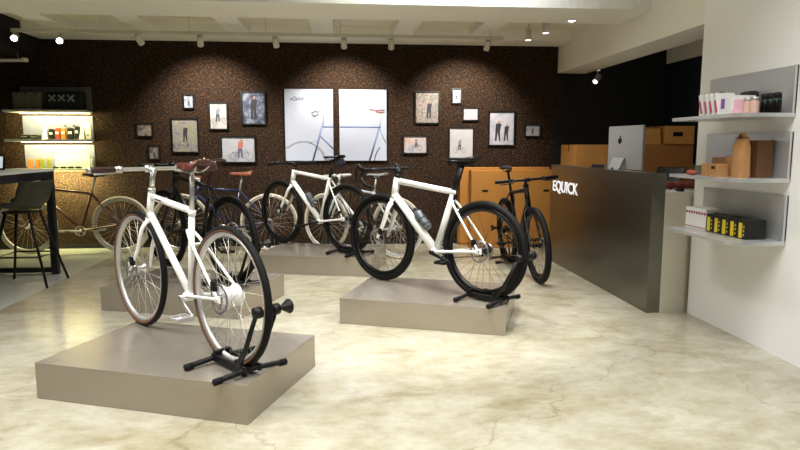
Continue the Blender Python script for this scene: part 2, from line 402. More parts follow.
def saddle_part(root, x, z, m, style='sport', rails=BLK, tail=None):
    # plan outline from the nose (+x) to the tail (-x)
    prof = [(.14, .006, -.012), (.125, .017, -.003), (.08, .022, 0), (.02, .032, .0), (-.04, .052, .002), (-.085, .068, .008), (-.12, .066, .014), (-.135, .045, .014)] if style == 'sport' else \
           [(.15, .008, -.010), (.135, .02, -.004), (.08, .024, -.004), (.02, .038, -.004), (-.03, .066, 0), (-.08, .084, .008), (-.12, .082, .016), (-.135, .055, .016)]
    vs = []; n = 9; fs = []; dep = .034 if style == 'sport' else .05
    for (px, w_, dz) in prof:
        for k in range(n):
            u = -1 + 2 * k / (n - 1)
            yy = w_ * math.sin(u * math.pi / 2); drop = dep * (abs(u) ** 3) * (.55 + w_ * 6) * (.8 if style == 'sport' else 1)
            vs.append((x + px, yy, z + dz - drop))
    m_ = len(prof)
    for i in range(m_ - 1):
        for k in range(n - 1): fs.append((i * n + k, i * n + k + 1, (i + 1) * n + k + 1, (i + 1) * n + k))
    mb = MB(); mb._add(vs, fs)
    s = mb.build('saddle', m, root)
    sd = s.modifiers.new('t', 'SOLIDIFY'); sd.thickness = .014 if style == 'sport' else .006; sd.offset = -1
    sb = s.modifiers.new('s', 'SUBSURF'); sb.levels = 1; sb.render_levels = 1
    mb = MB()
    for sy in (-1, 1):
        mb.smooth_tube([(x + .11, sy * .008, z - .02), (x + .06, sy * .02, z - .045), (x - .05, sy * .022, z - .048), (x - .11, sy * .035, z - .02)], .0038, seg=6)
    if style == 'leather':
        for k in range(7):
            a = -.9 + 1.8 * k / 6; mb.ball((x - .128 + .01 * abs(a), .07 * a, z + .018 - .02 * abs(a)), .005, 8)
    mb.build('saddle_rails', rails, s)
    return s

def bicycle(label, rear, head, base, cfg, group='bicycles on display', lean=0.):
    g = cfg.get
    wb = g('wb', 1.02); r = g('r', .345); tr = g('tr', .019)
    hd = R(head)
    root = empty('bicycle', label, 'bicycle', (rear[0] + math.cos(hd) * wb / 2, rear[1] + math.sin(hd) * wb / 2, base), hd)
    root.rotation_euler = (R(lean), 0, hd)
    O = -wb / 2
    def X(p): return (p[0] + O, p[2] if len(p) > 2 else 0., p[1])     # (along, up, side) -> local
    bb = g('bb', (.43, .285)); cl = g('cl', (.31, .745)); ht = g('ht', (.82, .83)); hb = g('hb', (.86, .68)); ssz = g('ss', cl)
    fp = g('frame'); rt = g('rt', .015); rd = g('rd', .018); rs = g('rs', .016)
    rtw = g('rtw', rt * .95)
    tt0 = (ht[0] + (hb[0] - ht[0]) * .2, ht[1] + (hb[1] - ht[1]) * .2); dt0 = (ht[0] + (hb[0] - ht[0]) * .8, ht[1] + (hb[1] - ht[1]) * .8)
    mb = MB()
    ttm = g('tt_end', cl)
    if not g('step'):
        mb.tube([X(tt0), X(ttm)], [(rtw, rt * g('tap', 1.15)), (rtw, rt)], seg=12)
    else:
        mb.smooth_tube([X(tt0), X(((tt0[0] + bb[0]) / 2 + .0, (tt0[1] + bb[1]) / 2 + .10)), X((bb[0] - .03, bb[1] + .16))], rt, seg=10)
    mb.tube([X(dt0), X(bb)], [(rd * .95, rd), (rd * .95, rd * g('dtap', 1.0))], seg=12)
    mb.tube([X(bb), X(cl)], [(rs, rs * g('stap', 1.0)), (rs, rs)], seg=12)
    e = g('htr', .019); mb.tube([X(hb), X(ht)], [e * 1.1, e], seg=14)
    mb.cyl(X((bb[0], bb[1], -.036)), X((bb[0], bb[1], .036)), .024)
    cw = tr + .014
    for sy in (-1, 1):
        mb.smooth_tube([X((bb[0] - .01, bb[1], sy * .022)), X((.34, bb[1] + .01, sy * cw)), X((.0, r, sy * .066))], [(.012, .013), (.009, .012), (.008, .009)], n=5, seg=8)
        mb.smooth_tube([X((ssz[0], ssz[1], sy * .012)), X((ssz[0] * .78, ssz[1] - (ssz[1] - r) * .22, sy * cw)), X((.0, r, sy * .066))], [(.009, .01), (.008, .009), (.007, .008)], n=5, seg=8)
        mb.box(X((.0, r, sy * .066)), (.05, .008, .035), bev=.003)
    mb.tube([X((ssz[0] * .78, ssz[1] - (ssz[1] - r) * .22, -cw)), X((ssz[0] * .78, ssz[1] - (ssz[1] - r) * .22, cw))], .007)
    mb.cyl(X((cl[0], cl[1] - .012)), X((cl[0] - .006, cl[1] + .014)), rs * 1.2)
    fr = mb.build('frame', fp, root)
    if g('decal'):
        d0 = Vector(X(tt0)); d1 = Vector(X(ttm)); q = (d0 - d1).normalized()
        mb = MB(); p = d0 + (d1 - d0) * .18 + Vector((0, rtw * .96, 0)); mb.tube([p, p - q * .07], .004, seg=4); mb.build('printed_decal', BLK, fr)
    # fork
    mb = MB(); hl = Vector((hb[0] - ht[0], hb[1] - ht[1])).normalized(); cz = (hb[0] + hl.x * .02, hb[1] + hl.y * .02)
    fw = g('fw', .012); fwi = g('fwi', .016)
    for sy in (-1, 1):
        mb.smooth_tube([X((cz[0], cz[1], sy * .012)), X((cz[0] + hl.x * .05, cz[1] + hl.y * .05, sy * (cw + .008))), X(((cz[0] + hl.x * .05) * .5 + (wb - .012) * .5 - .006, (cz[1] + hl.y * .05) * .5 + r * .5, sy * (cw + .012))), X((wb - .012, r, sy * .058))], [(fw, fwi * 1.1), (fw, fwi), (fw * .85, fwi * .9), (fw * .65, fwi * .6)], n=6, seg=10)
    mb.tube([X(hb), X((cz[0] + hl.x * .015, cz[1] + hl.y * .015))], g('htr', .019) * 1.15, seg=14)
    mb.build('fork', g('fork', fp), root)
    # wheels
    side = g('side', RUBBER); tm = g('tyre', RUBBER); rim = g('rim', BLKG); sk = g('spoke', BRONZE); hub = g('hub', BLK)
    rot = g('rotor', True)
    wheel(root, wb + O, r, r, tr, g('rimd', .025), tm, side, rim, sk, hub, .018, .042, rot, name='front_wheel', spr=g('spr', .0013))
    wheel(root, O, r, r, tr, g('rimd', .025), tm, side, rim, sk, g('rhub', hub), g('hubr', .022), g('hubw', .05), rot, cog=g('cogs', 1), cogr=g('cogr', .045), name='rear_wheel', spr=g('spr', .0013), cogside=g('cs', -1))
    if rot:
        for (xx, sx) in ((wb - .045, 1), (.045, 1)):
            mb = MB(); mb.box(X((xx, r + .055, .058)), (.035, .022, .05), bev=.006); mb.build('brake_caliper', BLK, root)
    # seatpost and saddle
    sa = Vector((cl[0] - bb[0], cl[1] - bb[1])).normalized(); sz = g('seat_z', .97); L_ = (sz - .045 - cl[1]) / sa.y
    sp = (cl[0] + sa.x * L_, sz - .045)
    mb = MB(); pr = g('postr', .0135)
    mb.tube([X((cl[0] - sa.x * .05, cl[1] - sa.y * .05)), X(sp)], [(pr * .95, pr * g('posta', 1)), (pr * .9, pr * g('posta', 1) * .85)], seg=12)
    mb.box(X((sp[0], sp[1] + .004)), (.05, .042, .02), bev=.004)
    mb.build('seatpost', g('post', ALU), root)
    sx = sp[0] + g('seat_dx', .0)
    saddle_part(root, sx + O, sz, g('saddle', BLK), g('sstyle', 'sport'), g('rails', BLK))
    # stem + bars
    u = -hl; st = (ht[0] + u.x * g('rise', .09), ht[1] + u.y * g('rise', .09)); sr = g('stemr', .014)
    mb = MB(); mb.tube([X((ht[0] - u.x * .01, ht[1] - u.y * .01)), X((st[0], st[1] + .012))], sr, seg=12)
    bx, bz = st[0] + g('reach', .08), st[1] + g('bar_up', .015)
    mb.tube([X((st[0] - .01, st[1])), X((bx, bz))], [(sr * 1.15, sr * 1.2), (sr, sr)], seg=12)
    mb.cyl(X((bx, bz, -.022)), X((bx, bz, .022)), .02)
    mb.cyl(X((ht[0], ht[1] - .004)), X((ht[0] + u.x * .018, ht[1] + u.y * .018)), g('htr', .019) * 1.12)
    mb.build('stem', g('stem', BLK), root)
    bw = g('bw', .30); sweep = g('sweep', .04); bm_ = g('bar', BLK)
    mb = MB()
    if g('bars', 'flat') == 'flat':
        pts = [X((bx - sweep, bz + g('barrise', .0), -bw)), X((bx - .01, bz + g('barrise', .0) * .8, -bw * .5)), X((bx, bz, -.05)), X((bx, bz, .05)), X((bx - .01, bz + g('barrise', .0) * .8, bw * .5)), X((bx - sweep, bz + g('barrise', .0), bw))]
        mb.smooth_tube(pts, .0115, n=5, seg=10)
        hbobj = mb.build('handlebar', bm_, root)
        for sy in (-1, 1):
            a = Vector(X((bx - sweep, bz + g('barrise', .0), sy * bw))); b = Vector(X((bx - .01, bz + g('barrise', .0) * .8, sy * bw * .5))); d = (b - a).normalized()
            mb = MB(); gr = g('gripr', .0165)
            mb.tube([a, a + d * .004, a + d * .06, a + d * .125, a + d * .13], [gr * .9, gr, gr * 1.06, gr, gr * .9], seg=12)
            mb.build('grip', g('grip', BLK), root)
            if g('gripend'):
                mb = MB(); mb.tube([a - d * .012, a - d * .001], gr * 1.02, seg=12); mb.build('grip_end_cap', g('gripend'), root); mb = MB(); mb.tube([a + d * .131, a + d * .145], gr * 1.02, seg=12); mb.build('grip_collar', g('gripend'), root)
            mb = MB(); c = a + d * .155
            mb.cyl(c - d * .01, c + d * .012, .019); q = Vector((.035, 0, -.012))
            mb.smooth_tube([c, c + q, c + q - d * .05 + Vector((.012, 0, -.008)), c + q - d * .12 + Vector((.008, 0, -.012))], [.008, .008, .0055, .005], n=4, seg=6)
            mb.build('brake_lever', g('lever', BLK), root)
    else:
        for sy in (-1, 1):
            mb.smooth_tube([X((bx, bz, sy * .02)), X((bx, bz, sy * .15)), X((bx + .02, bz, sy * .20)), X((bx + .085, bz - .012, sy * .212)), X((bx + .115, bz - .05, sy * .218)), X((bx + .085, bz - .10, sy * .228)), X((bx + .01, bz - .13, sy * .236)), X((bx - .03, bz - .132, sy * .238))], .0145, n=5, seg=10)
        mb.build('handlebar', bm_, root)
        for sy in (-1, 1):
            mb = MB(); mb.smooth_tube([X((bx + .06, bz - .004, sy * .213)), X((bx + .12, bz + .004, sy * .213)), X((bx + .16, bz + .035, sy * .21))], [.015, .017, .013], n=4, seg=10)
            mb.build('brake_hood', BLK, root)
            mb = MB(); mb.smooth_tube([X((bx + .155, bz + .022, sy * .214)), X((bx + .172, bz - .03, sy * .22)), X((bx + .15, bz - .10, sy * .228))], [.008, .007, .005], n=4, seg=8)
            mb.build('brake_lever', BLKG, root)
    # crankset, pedals, belt
    cs = g('cs', -1); ca = R(g('crank_a', 0)); cm = g('crank', BLK); crr = g('cring', .075)
    mb = MB(); C = X((bb[0], bb[1]))
    if crr:
        y = cs * .046
        mb.lathe([(crr, y), (crr - .014, y), (crr - .014, y + .003), (crr, y + .003)], C, (0, 1, 0), 36, closed=True)
        for k in range(5):
            a = k * 2 * math.pi / 5; mb.tube([(C[0], y + .0015, C[2]), (C[0] + (crr - .01) * math.cos(a), y + .0015, C[2] + (crr - .01) * math.sin(a))], (.004), seg=6)
    mb.cyl((C[0], -.07, C[2]), (C[0], .07, C[2]), .013)
    ends = []
    for sy, s_ in ((1, 1), (-1, -1)):
        ex = C[0] + s_ * .17 * math.cos(ca); ez = C[2] + s_ * .17 * math.sin(ca)
        mb.tube([(C[0], sy * .066, C[2]), (ex, sy * .08, ez)], [(.007, .015), (.006, .010)], seg=8); mb.ball((ex, sy * .08, ez), .013, 8, (1, .6, 1)); ends.append((ex, sy, ez))
    mb.build('crankset', cm, root)
    for (ex, sy, ez) in ends:
        mb = MB(); yc = sy * .135
        mb.cyl((ex, sy * .08, ez), (ex, sy * .18, ez), .007, 10)
        for dx in (-.038, .038): mb.box((ex + dx, yc, ez), (.010, .085, .022), bev=.003)
        for dy in (-.04, .0, .04): mb.box((ex, yc + dy, ez), (.08, .008, .018), bev=.002)
        mb.build('pedal', g('pedal', BLK), root)
    if crr:
        mb = MB(); y = cs * .0475; q = g('cogr', .045); sc_ = (crr - q) / bb[0]
        mb.tube([(C[0], y, C[2] + crr * .97), (O, y, r + q * .97)], .0035, seg=4); mb.tube([(C[0], y, C[2] - crr * .97), (O, y, r - q * .97)], .0035, seg=4)
        mb.build('drive_belt', BLK, root)
    if g('bottle'):
        d0 = Vector(X(bb)); d1 = Vector(X(dt0)); q = (d1 - d0).normalized(); nrm = Vector((-q.z, 0, q.x))
        if nrm.z < 0: nrm = -nrm
        a = d0 + q * .17 + nrm * (rd + .04)
        mb = MB(); mb.tube([a, a + q * .005, a + q * .10, a + q * .108, a + q * .118, a + q * .15, a + q * .165], [.030, .034, .034, .031, .034, .034, .020], seg=18)
        B = mb.build('water_bottle', g('bottle'), root)
        mb = MB(); mb.tube([a + q * .165, a + q * .18, a + q * .195], [.020, .014, .010], seg=12); mb.build('bottle_cap', BLK, B)
        mb = MB()
        for t in (.03, .085): 
            ring = []
            for k in range(12):
                th = 2 * math.pi * k / 12; ring.append(a + q * t + nrm * (.037 * math.cos(th)) + Vector((0, 1, 0)) * (.037 * math.sin(th)))
            mb.tube(ring, .003, seg=5, closed=True)
        mb.tube([a + q * .01 - nrm * .038, a + q * .12 - nrm * .038], .006, seg=6); mb.build('bottle_cage', BLK, root)
    if g('bag'):
        mb = MB(); mb.ball((sx - .11 + O, 0, sz - .065), .055, 14, (.9, .75, .95)); mb.box((sx - .08 + O, 0, sz - .03), (.05, .012, .05), bev=.004)
        mb.build('saddle_bag', mat('navy_bag_fabric', rgb(22, 24, 40), .8), root)
    if g('cable'):
        mb = MB()
        for sy in (-1, 1): mb.smooth_tube([X((bx + .04, bz - .01, sy * bw * .45)), X((bx + .09, bz - .03, sy * .09)), X((bx + .03, bz - .12, sy * .03)), X((hb[0] + .01, hb[1] + .05, sy * .02))], .0025, n=5, seg=5)
        mb.build('brake_cable', BLK, root)
    if g('kick'):
        mb = MB(); mb.tube([X((.06, r - .04, .07)), X((.02, .012, .19))], .008, seg=8); mb.build('kickstand', BLK, root)
    return root

def wheel_stand(label, rear, head, base, foot=.19):
    hd = R(head); root = empty('bicycle_stand', label, 'bicycle stand', (rear[0], rear[1], base), hd, 'black folding stands holding rear wheels')
    for xx in (-.17, .10):
        mb = MB(); mb.tube([(xx, -foot, .016), (xx, -foot + .03, .02), (xx, -.04, .03), (xx, .04, .03), (xx, foot - .03, .02), (xx, foot, .016)], [.014, .014, .013, .013, .014, .014], seg=10)
        L = mb.build('foot', BLK, root)
        for sy in (-1, 1):
            mb = MB(); mb.tube([(xx, sy * (foot - .035), .0185), (xx, sy * (foot + .004), .0165)], .0165, seg=10); mb.build('rubber_end', RUBBER, L)
    for sy in (-1, 1):
        mb = MB(); mb.box((-.035, sy * .04, .032), (.30, .016, .036), bev=.004); mb.build('side_rail', BLK, root)
        mb = MB(); mb.tube([(-.12, sy * .045, .04), (-.20, sy * .050, .13), (-.31, sy * .052, .335)], [(.008, .018), (.008, .016), (.008, .013)], seg=8)
        mb.tube([(-.31, sy * .030, .335), (-.31, sy * .062, .335)], .026, seg=14)
        A = mb.build('upright_arm', BLK, root)
        if sy < 0:
            mb = MB(); mb.lathe([(0, 0), (.010, 0), (.012, .02), (.034, .055), (.034, .062), (0, .062)], (-.31, -.062, .335), (0, -1, 0), 20)
            mb.build('cone_knob', BLK, A)
    for cx in (-.11, .09): mb = MB(); mb.box((cx, 0, .054), (.03, .09, .03), bev=.004); mb.build('wheel_cradle', BLKG, root)
    return root

H = .185
bicycle('white bicycle with brown leather saddle and tan sidewall tyres, on the nearest platform', (-.545, 2.975), 130.5, H, dict(
    frame=WHITE, wb=1.02, tr=.018, side=TAN, rim=ALUD, rimd=.020, spoke=SPOKE, hub=ALU, rhub=mat('white_hub_shell', rgb(222, 222, 220), .3, .2), hubr=.050, hubw=.052, cogs=0,
    bb=(.39, .285), cl=(.345, .725), tt_end=(.338, .735), ss=(.375, .635), ht=(.80, .815), hb=(.845, .66), rt=.017, rd=.020, rs=.0165, post=ALU, saddle=LEATH, sstyle='leather', rails=ALU,
    seat_z=.985, stem=ALU, stemr=.015, rise=.118, reach=.055, bar_up=.01, bar=ALU, grip=LEATHD, gripend=ALU, bw=.32, sweep=.02, lever=ALU, crank=ALU, pedal=ALUD, cring=0, crank_a=202, decal=1, cable=0, spr=.0012, fw=.011, fwi=.014))
wheel_stand('black folding stand holding the rear wheel of the nearest white bicycle', (-.545, 2.975), 130.5, H)
bicycle('white bicycle with drop handlebars, fat black tyres and a bottle on its frame', (.968, 4.16), 133, H, dict(
    frame=CREAMW, wb=.975, tr=.0245, r=.347, rimd=.030, rt=.020, rtw=.017, tap=1.25, rd=.030, dtap=1.2, rs=.020, stap=1.5, htr=.026, bb=(.42, .295), cl=(.265, .74), ss=(.275, .69), ht=(.80, .835), hb=(.84, .66),
    post=BLK, posta=2.1, postr=.0145, seat_z=.985, bars='drop', rise=.05, reach=.07, bar_up=.005, stemr=.019, crank_a=195, bottle=GLASS, fw=.014, fwi=.022, cring=.06))
wheel_stand('black folding stand under the drop bar bicycle, at the right end of its platform', (.968, 4.16), 133, H)
bicycle('white bicycle with flat black bars and a bag under its saddle, on the rearmost platform', (.045, 6.13), 133.5, H, dict(
    frame=CREAMW, wb=1.04, tr=.023, r=.350, rimd=.030, rt=.018, rd=.026, dtap=1.15, rs=.018, stap=1.3, htr=.024, bb=(.40, .29), cl=(.255, .735), ht=(.80, .825), hb=(.845, .66),
    post=BLK, posta=1.3, seat_z=.965, rise=.045, reach=.08, bw=.33, stemr=.018, crank_a=-15, bottle=GLASS, bag=1, fw=.013, fwi=.018, cring=.06))
wheel_stand('black folding stand on the rearmost platform by the cork wall', (.045, 6.13), 133.5, H)
bicycle('black bicycle standing directly behind the nearest white bicycle', (-.86, 4.84), 132.4, H, dict(
    frame=BLACKP, wb=1.03, tr=.022, rimd=.028, rt=.018, rd=.022, htr=.024, bb=(.42, .29), cl=(.29, .74), ht=(.81, .84), hb=(.85, .67), post=mat('dark_maroon', rgb(50, 14, 16), .4), postr=.017, seat_z=.955, saddle=LEATHD, rise=.05, bw=.30, crank_a=30, fw=.014, fwi=.02, cring=.06))
wheel_stand('black folding stand holding the rear wheel of the black platform bicycle', (-.86, 4.84), 132.4, H)
bicycle('matte black bicycle parked on the floor beside the sales counter', (1.79, 6.49), -90, 0, dict(
    frame=BLACKP, wb=1.04, tr=.027, r=.352, rimd=.032, rt=.018, rd=.024, htr=.024, bb=(.42, .29), cl=(.27, .78), ht=(.81, .88), hb=(.85, .69), post=BLK, seat_z=1.04, rise=.05, bw=.30, crank_a=10, fw=.015, fwi=.02, cring=.06, cable=0), lean=5)
wheel_stand('black folding stand on the floor behind the black counter-side bicycle', (1.79, 6.49), -90, 0, .17)
bicycle('deep blue bicycle with tan orange saddle against the cork wall', (-.88, 7.50), 178, 0, dict(
    frame=BLUEP, wb=1.04, tr=.014, tyre=CREAMT, side=CREAMT, rim=ALUD, spoke=SPOKE, hub=ALU, rhub=ALU, rt=.016, rd=.019, bb=(.43, .28), cl=(.34, .72), ht=(.82, .78), hb=(.845, .66), post=ALU, seat_z=.945, saddle=LEATHO, sstyle='leather', stem=ALU, bar=ALU, grip=LEATHO, bw=.24, rotor=False, crank=ALU, cs=1, crank_a=20, lever=ALU, rise=.08, cring=.07))
bicycle('maroon bicycle with cream tyres leaning by the wall behind the bar table', (-2.59, 7.50), 180, 0, dict(
    frame=MAROON, wb=1.05, tr=.018, r=.335, tyre=CREAMT, side=CREAMT, rim=ALUD, spoke=SPOKE, hub=ALU, rhub=ALU, rt=.014, rd=.015, rs=.014, bb=(.45, .27), cl=(.32, .70), ht=(.85, .79), hb=(.875, .67), post=ALU, seat_z=.945, saddle=LEATHD, sstyle='leather', stem=ALU, bar=ALU, grip=LEATHD, bw=.24, rotor=False, crank=ALU, pedal=ALUD, cs=1, crank_a=3, lever=ALU, rise=.06, cring=.062))
bicycle('pale white bicycle with cream front tyre behind the rearmost platform', (.60, 6.82), 141, 0, dict(
    frame=PALEF, wb=1.03, tr=.015, side=CREAMT, tyre=CREAMT, rim=ALUD, spoke=SPOKE, hub=ALU, rt=.013, rd=.015, rs=.014, bb=(.43, .28), cl=(.32, .72), ht=(.83, .80), hb=(.86, .68), post=ALU, seat_z=.94, saddle=mat('pale_grey_saddle', rgb(170, 172, 172), .5), stem=ALU, bar=ALU, grip=mat('pale_grip', rgb(200, 200, 196), .6), bw=.25, rotor=False, crank=ALU, pedal=ALUD, cs=1, crank_a=20, lever=ALU, rise=.09, cring=.07))

# ------------------------------------------------------------------ sales counter
t = empty('sales_counter', 'brushed steel sales counter with glowing lettering, beside the white wall', 'counter', (2.5, 5.4, 0))
def rel(t, p): return (p[0] - t.location.x, p[1] - t.location.y, p[2] - t.location.z)
def abox(name, lo, hi, m, parent, bev=.0, label=None):
    lo = rel(parent, lo); hi = rel(parent, hi); c = [(a + b) / 2 for a, b in zip(lo, hi)]; s = [b - a for a, b in zip(lo, hi)]
    o = part(name, m, parent, lambda mb: mb.box((0, 0, 0), s, bev=bev), label); o.location = c; return o
abox('front_panel', (2.268, 4.365, 0), (2.372, 6.60, 1.049), CNT, t, .002)
abox('side_panel', (2.372, 4.365, 0), (3.25, 4.39, .906), CNTS, t, .002)
abox('desk_top', (2.372, 4.39, .87), (3.05, 6.60, .90), mat('pale_desk_laminate', rgb(214, 212, 204), .4), t)
abox('end_panel', (2.372, 6.575, 0), (3.05, 6.60, .87), CNT, t)
o = text_obj('lettering', 'EQUICK', .16, mat('lit_white_letters', (.92, .95, 1, 1), .4, emit=.35), t, rel(t, (2.266, 6.53, .775)), (R(90), 0, R(-90)), .003, .0022)
o.scale = (.715 / o.dimensions.x if o.dimensions.x else 1, 1, 1)
o['label'] = 'white letters on the counter front'

# monitor on the desk (back seen)
t = empty('monitor', 'silver desktop computer seen from behind, on the sales counter', 'computer', (2.62, 5.58, .90), R(-82))
SIL = mat('silver_anodised', rgb(196, 198, 200), .35, .55)
part('screen_housing', SIL, t, lambda m: m.box((0, 0, .335), (.55, .022, .40), bev=.008))
part('display_panel', BLKG, t, lambda m: m.box((0, .0125, .345), (.53, .003, .34)))
def stnd(m):
    m.prism([(-.17, -.012, .24), (.01, -.012, .24), (.01, -.13, .006), (-.17, -.13, .006)], (0, -.006, 0)); m.box((-.08, -.04, .004), (.19, .20, .008), bev=.002)
part('stand', SIL, t, stnd)
part('cable_hole', BLK, t, lambda m: m.lathe([(0, 0), (.022, 0), (.022, .002), (0, .002)], (-.08, -.084, .13), (0, -.93, .38), 20))
def logo(m):
    m.ball((-.092, -.0115, .40), .021, 14, (1, .08, 1.05)); m.ball((-.068, -.0115, .40), .021, 14, (1, .08, 1.05)); m.ball((-.08, -.0115, .392), .024, 14, (1, .08, 1))
    m.tube([(-.08, -.0118, .418), (-.068, -.0118, .444)], [.003, .008], seg=8)
part('dark_fruit_emblem', BLK, t, logo)

# things on the counter desk
DARKT = mat('dark_tablet_glass', rgb(16, 20, 28), .15)
def slab(name, label, cat, loc, rz, tilt, sz, m, m2):
    t = empty(name, label, cat, loc, rz)
    rot = Matrix.Rotation(tilt, 3, 'X'); h = sz[1] / 2 * math.sin(tilt)
    part('casing', m, t, lambda b: b.box((0, 0, h + .006), (sz[0], sz[1], .012), rot, .003))
    part('screen', m2, t, lambda b: b.box(Vector((0, 0, h + .006)) + rot @ Vector((0, 0, .007)), (sz[0] * .92, sz[1] * .9, .002), rot))
    part('prop', m, t, lambda b: b.box((0, sz[1] * .42 * math.cos(tilt), h * .9), (.08, .008, h * 1.7)))
    return t
slab('tablet', 'dark tablet leaning on the counter desk, right of the monitor', 'tablet', (2.80, 5.12, .90), R(-60), R(58), (.26, .19), BLK, DARKT)
slab('card_terminal', 'small dark tilted terminal on the counter, left of the monitor', 'terminal', (2.60, 6.20, .90), R(-70), R(55), (.20, .19), mat('dark_plum_plastic', rgb(44, 36, 52), .4), DARKT)
t = empty('paper_stack', 'white papers lying on the low end of the counter', 'papers', (2.52, 4.50, .90))
for i in range(3): part('sheet', PWHITE, t, lambda b: b.box((.01 * i, .008 * i, .002 + .0035 * i), (.21, .15, .003), Matrix.Rotation(.1 * i, 3, 'Z')))
mb = MB(); mb.ball((0, 0, .012), .035, 14, (.8, 1.4, .42)); tag(mb.build('computer_mouse', BLK, None, (2.54, 4.47, .9105)), 'black mouse lying on white papers at the counter end', 'mouse')
t = empty('dried_flower_bunch', 'reddish brown dried flowers lying behind the counter edge', 'dried flowers', (2.70, 4.78, .90))
FL = mat('dried_flower_red', rgb(124, 56, 44), .8, noise=.35, nscale=60)
def fl(m):
    for i in range(46):
        a = -.18 + .4 * i / 45; m.ball((a, random.uniform(-.03, .03), .024 + random.random() * .025), random.uniform(.020, .026), 8)
part('flower_heads', FL, t, fl)
part('stems', mat('dry_stem', rgb(96, 80, 50), .8), t, lambda m: [m.tube([(-.15 + .02 * i, .02, .01), (.28, -.04 + .012 * i, .012)], .003, seg=5) for i in range(8)])

# ------------------------------------------------------------------ cardboard boxes
TAPE = mat('brown_tape', rgb(120, 78, 34), .35)
def carton(label, lo, hi, m=CARD, group=None, holes=False, strap=False):
    c = ((lo[0] + hi[0]) / 2, (lo[1] + hi[1]) / 2, lo[2]); s = [b - a for a, b in zip(lo, hi)]
    t = empty('cardboard_box', label, 'box', c, 0, group)
    part('carton', m, t, lambda b: b.box((0, 0, s[2] / 2), s, bev=.004))
    def tp(b):
        b.box((0, 0, s[2] + .0008), (s[0] + .0016, .05, .0016)); b.box((-s[0] / 2 - .0008, 0, s[2] - .04), (.0016, .05, .0815))
    part('packing_tape', TAPE, t, tp)
    if holes:
        for sx in (-.34, .38): part('hand_hole', BLK, t, lambda b: b.tube([(s[0] * sx - .035, -s[1] / 2 - .001, s[2] * .74), (s[0] * sx + .035, -s[1] / 2 - .001, s[2] * .74)], [(.002, .014)] * 2, seg=12))
    if strap: part('printed_mark', BLK, t, lambda b: b.box((-.02, -s[1] / 2 - .001, s[2] * .55), (.12, .002, .05)))
    return t
carton('large flat cardboard bicycle box standing in front, right of the rack of framed photos', (1.56, 7.42, 0), (2.62, 7.60, .955), CARDO, 'large bicycle boxes on the floor', True)
carton('large cardboard bicycle box at the back, against the cork wall', (1.46, 7.62, 0), (2.60, 7.80, .985), CARDO, 'large bicycle boxes on the floor')
# low black rack behind the counter that carries the stacks
t = empty('storage_rack', 'low black storage rack behind the counter under cardboard boxes', 'rack', (3.44, 7.4, 0))
part('top_board', BLK, t, lambda b: b.box((0, 0, .78), (1.45, .75, .04)))
for sx in (-.68, .68):
    for sy in (-.33, .33): part('leg', BLK, t, lambda b: b.box((sx, sy, .38), (.05, .05, .76)))
part('lower_board', BLK, t, lambda b: b.box((0, 0, .2), (1.40, .7, .03)))
BG = 'cardboard boxes stacked behind the counter'
carton('lower left box behind the counter, under the yellowish one', (2.72, 7.08, .80), (3.26, 7.6, 1.0), CARD, BG)
carton('yellowish box left of the monitor, topmost of the left stack', (2.73, 7.08, 1.0), (3.23, 7.6, 1.265), CARD, BG)
carton('long low box behind the tablet, bottom of the right stack', (3.30, 7.05, .80), (4.17, 7.65, 1.035), CARDD, BG)
carton('long dark box in the middle of the right stack', (3.27, 7.07, 1.035), (4.16, 7.65, 1.27), CARDD, BG)
carton('small flat box, lower of two beside the monitor top', (3.44, 7.07, 1.27), (3.75, 7.5, 1.36), CARD, BG)
carton('small flat box, upper of two beside the monitor top', (3.43, 7.07, 1.3602), (3.74, 7.5, 1.455), CARD, BG)
carton('top right box with dark marks, nearest the white wall', (3.78, 7.05, 1.27), (4.15, 7.5, 1.485), CARD, BG, strap=True)

# ------------------------------------------------------------------ right wall shelves
def metal_shelf(z, label):
    t = empty('wall_shelf', label, 'shelf', (2.577, 3.8, z), 0, 'metal shelves on the white wall')
    y0, y1, d = -.44, .29, .335
    part('shelf_board', SHELFM, t, lambda b: b.prism([(-.0, y0, -.022), (-d + .07, y0, -.022), (-d + .02, y0 + .02, -.022), (-d, y0 + .07, -.022), (-d, y1, -.022), (0, y1, -.022)], (0, 0, .022)))
    part('back_plate', SHELFM, t, lambda b: (b.box((-.006, (y0 + .40) / 2, .135), (.010, .40 - y0, .27), bev=.001), b.box((-.012, y0 + .004, .135), (.022, .008, .27))))
    return t
Z1, Z2, Z3 = 1.437, 1.062, .693
metal_shelf(Z1, 'topmost metal wall shelf, with dark bottles and pink packets')
metal_shelf(Z2, 'middle metal wall shelf, with kraft boxes and a paper bag')
metal_shelf(Z3, 'lowest metal wall shelf, with yellow and black packs')
PINK = mat('pink_print', rgb(206, 84, 128), .6); PURP = mat('purple_print', rgb(132, 84, 180), .6); PINKL = mat('pale_pink_print', rgb(236, 190, 204), .6)
YEL = mat('yellow_print', rgb(222, 200, 30), .5); BLKC = mat('black_card', rgb(16, 16, 16), .5); MAG = mat('magenta_print', rgb(168, 24, 84), .5)
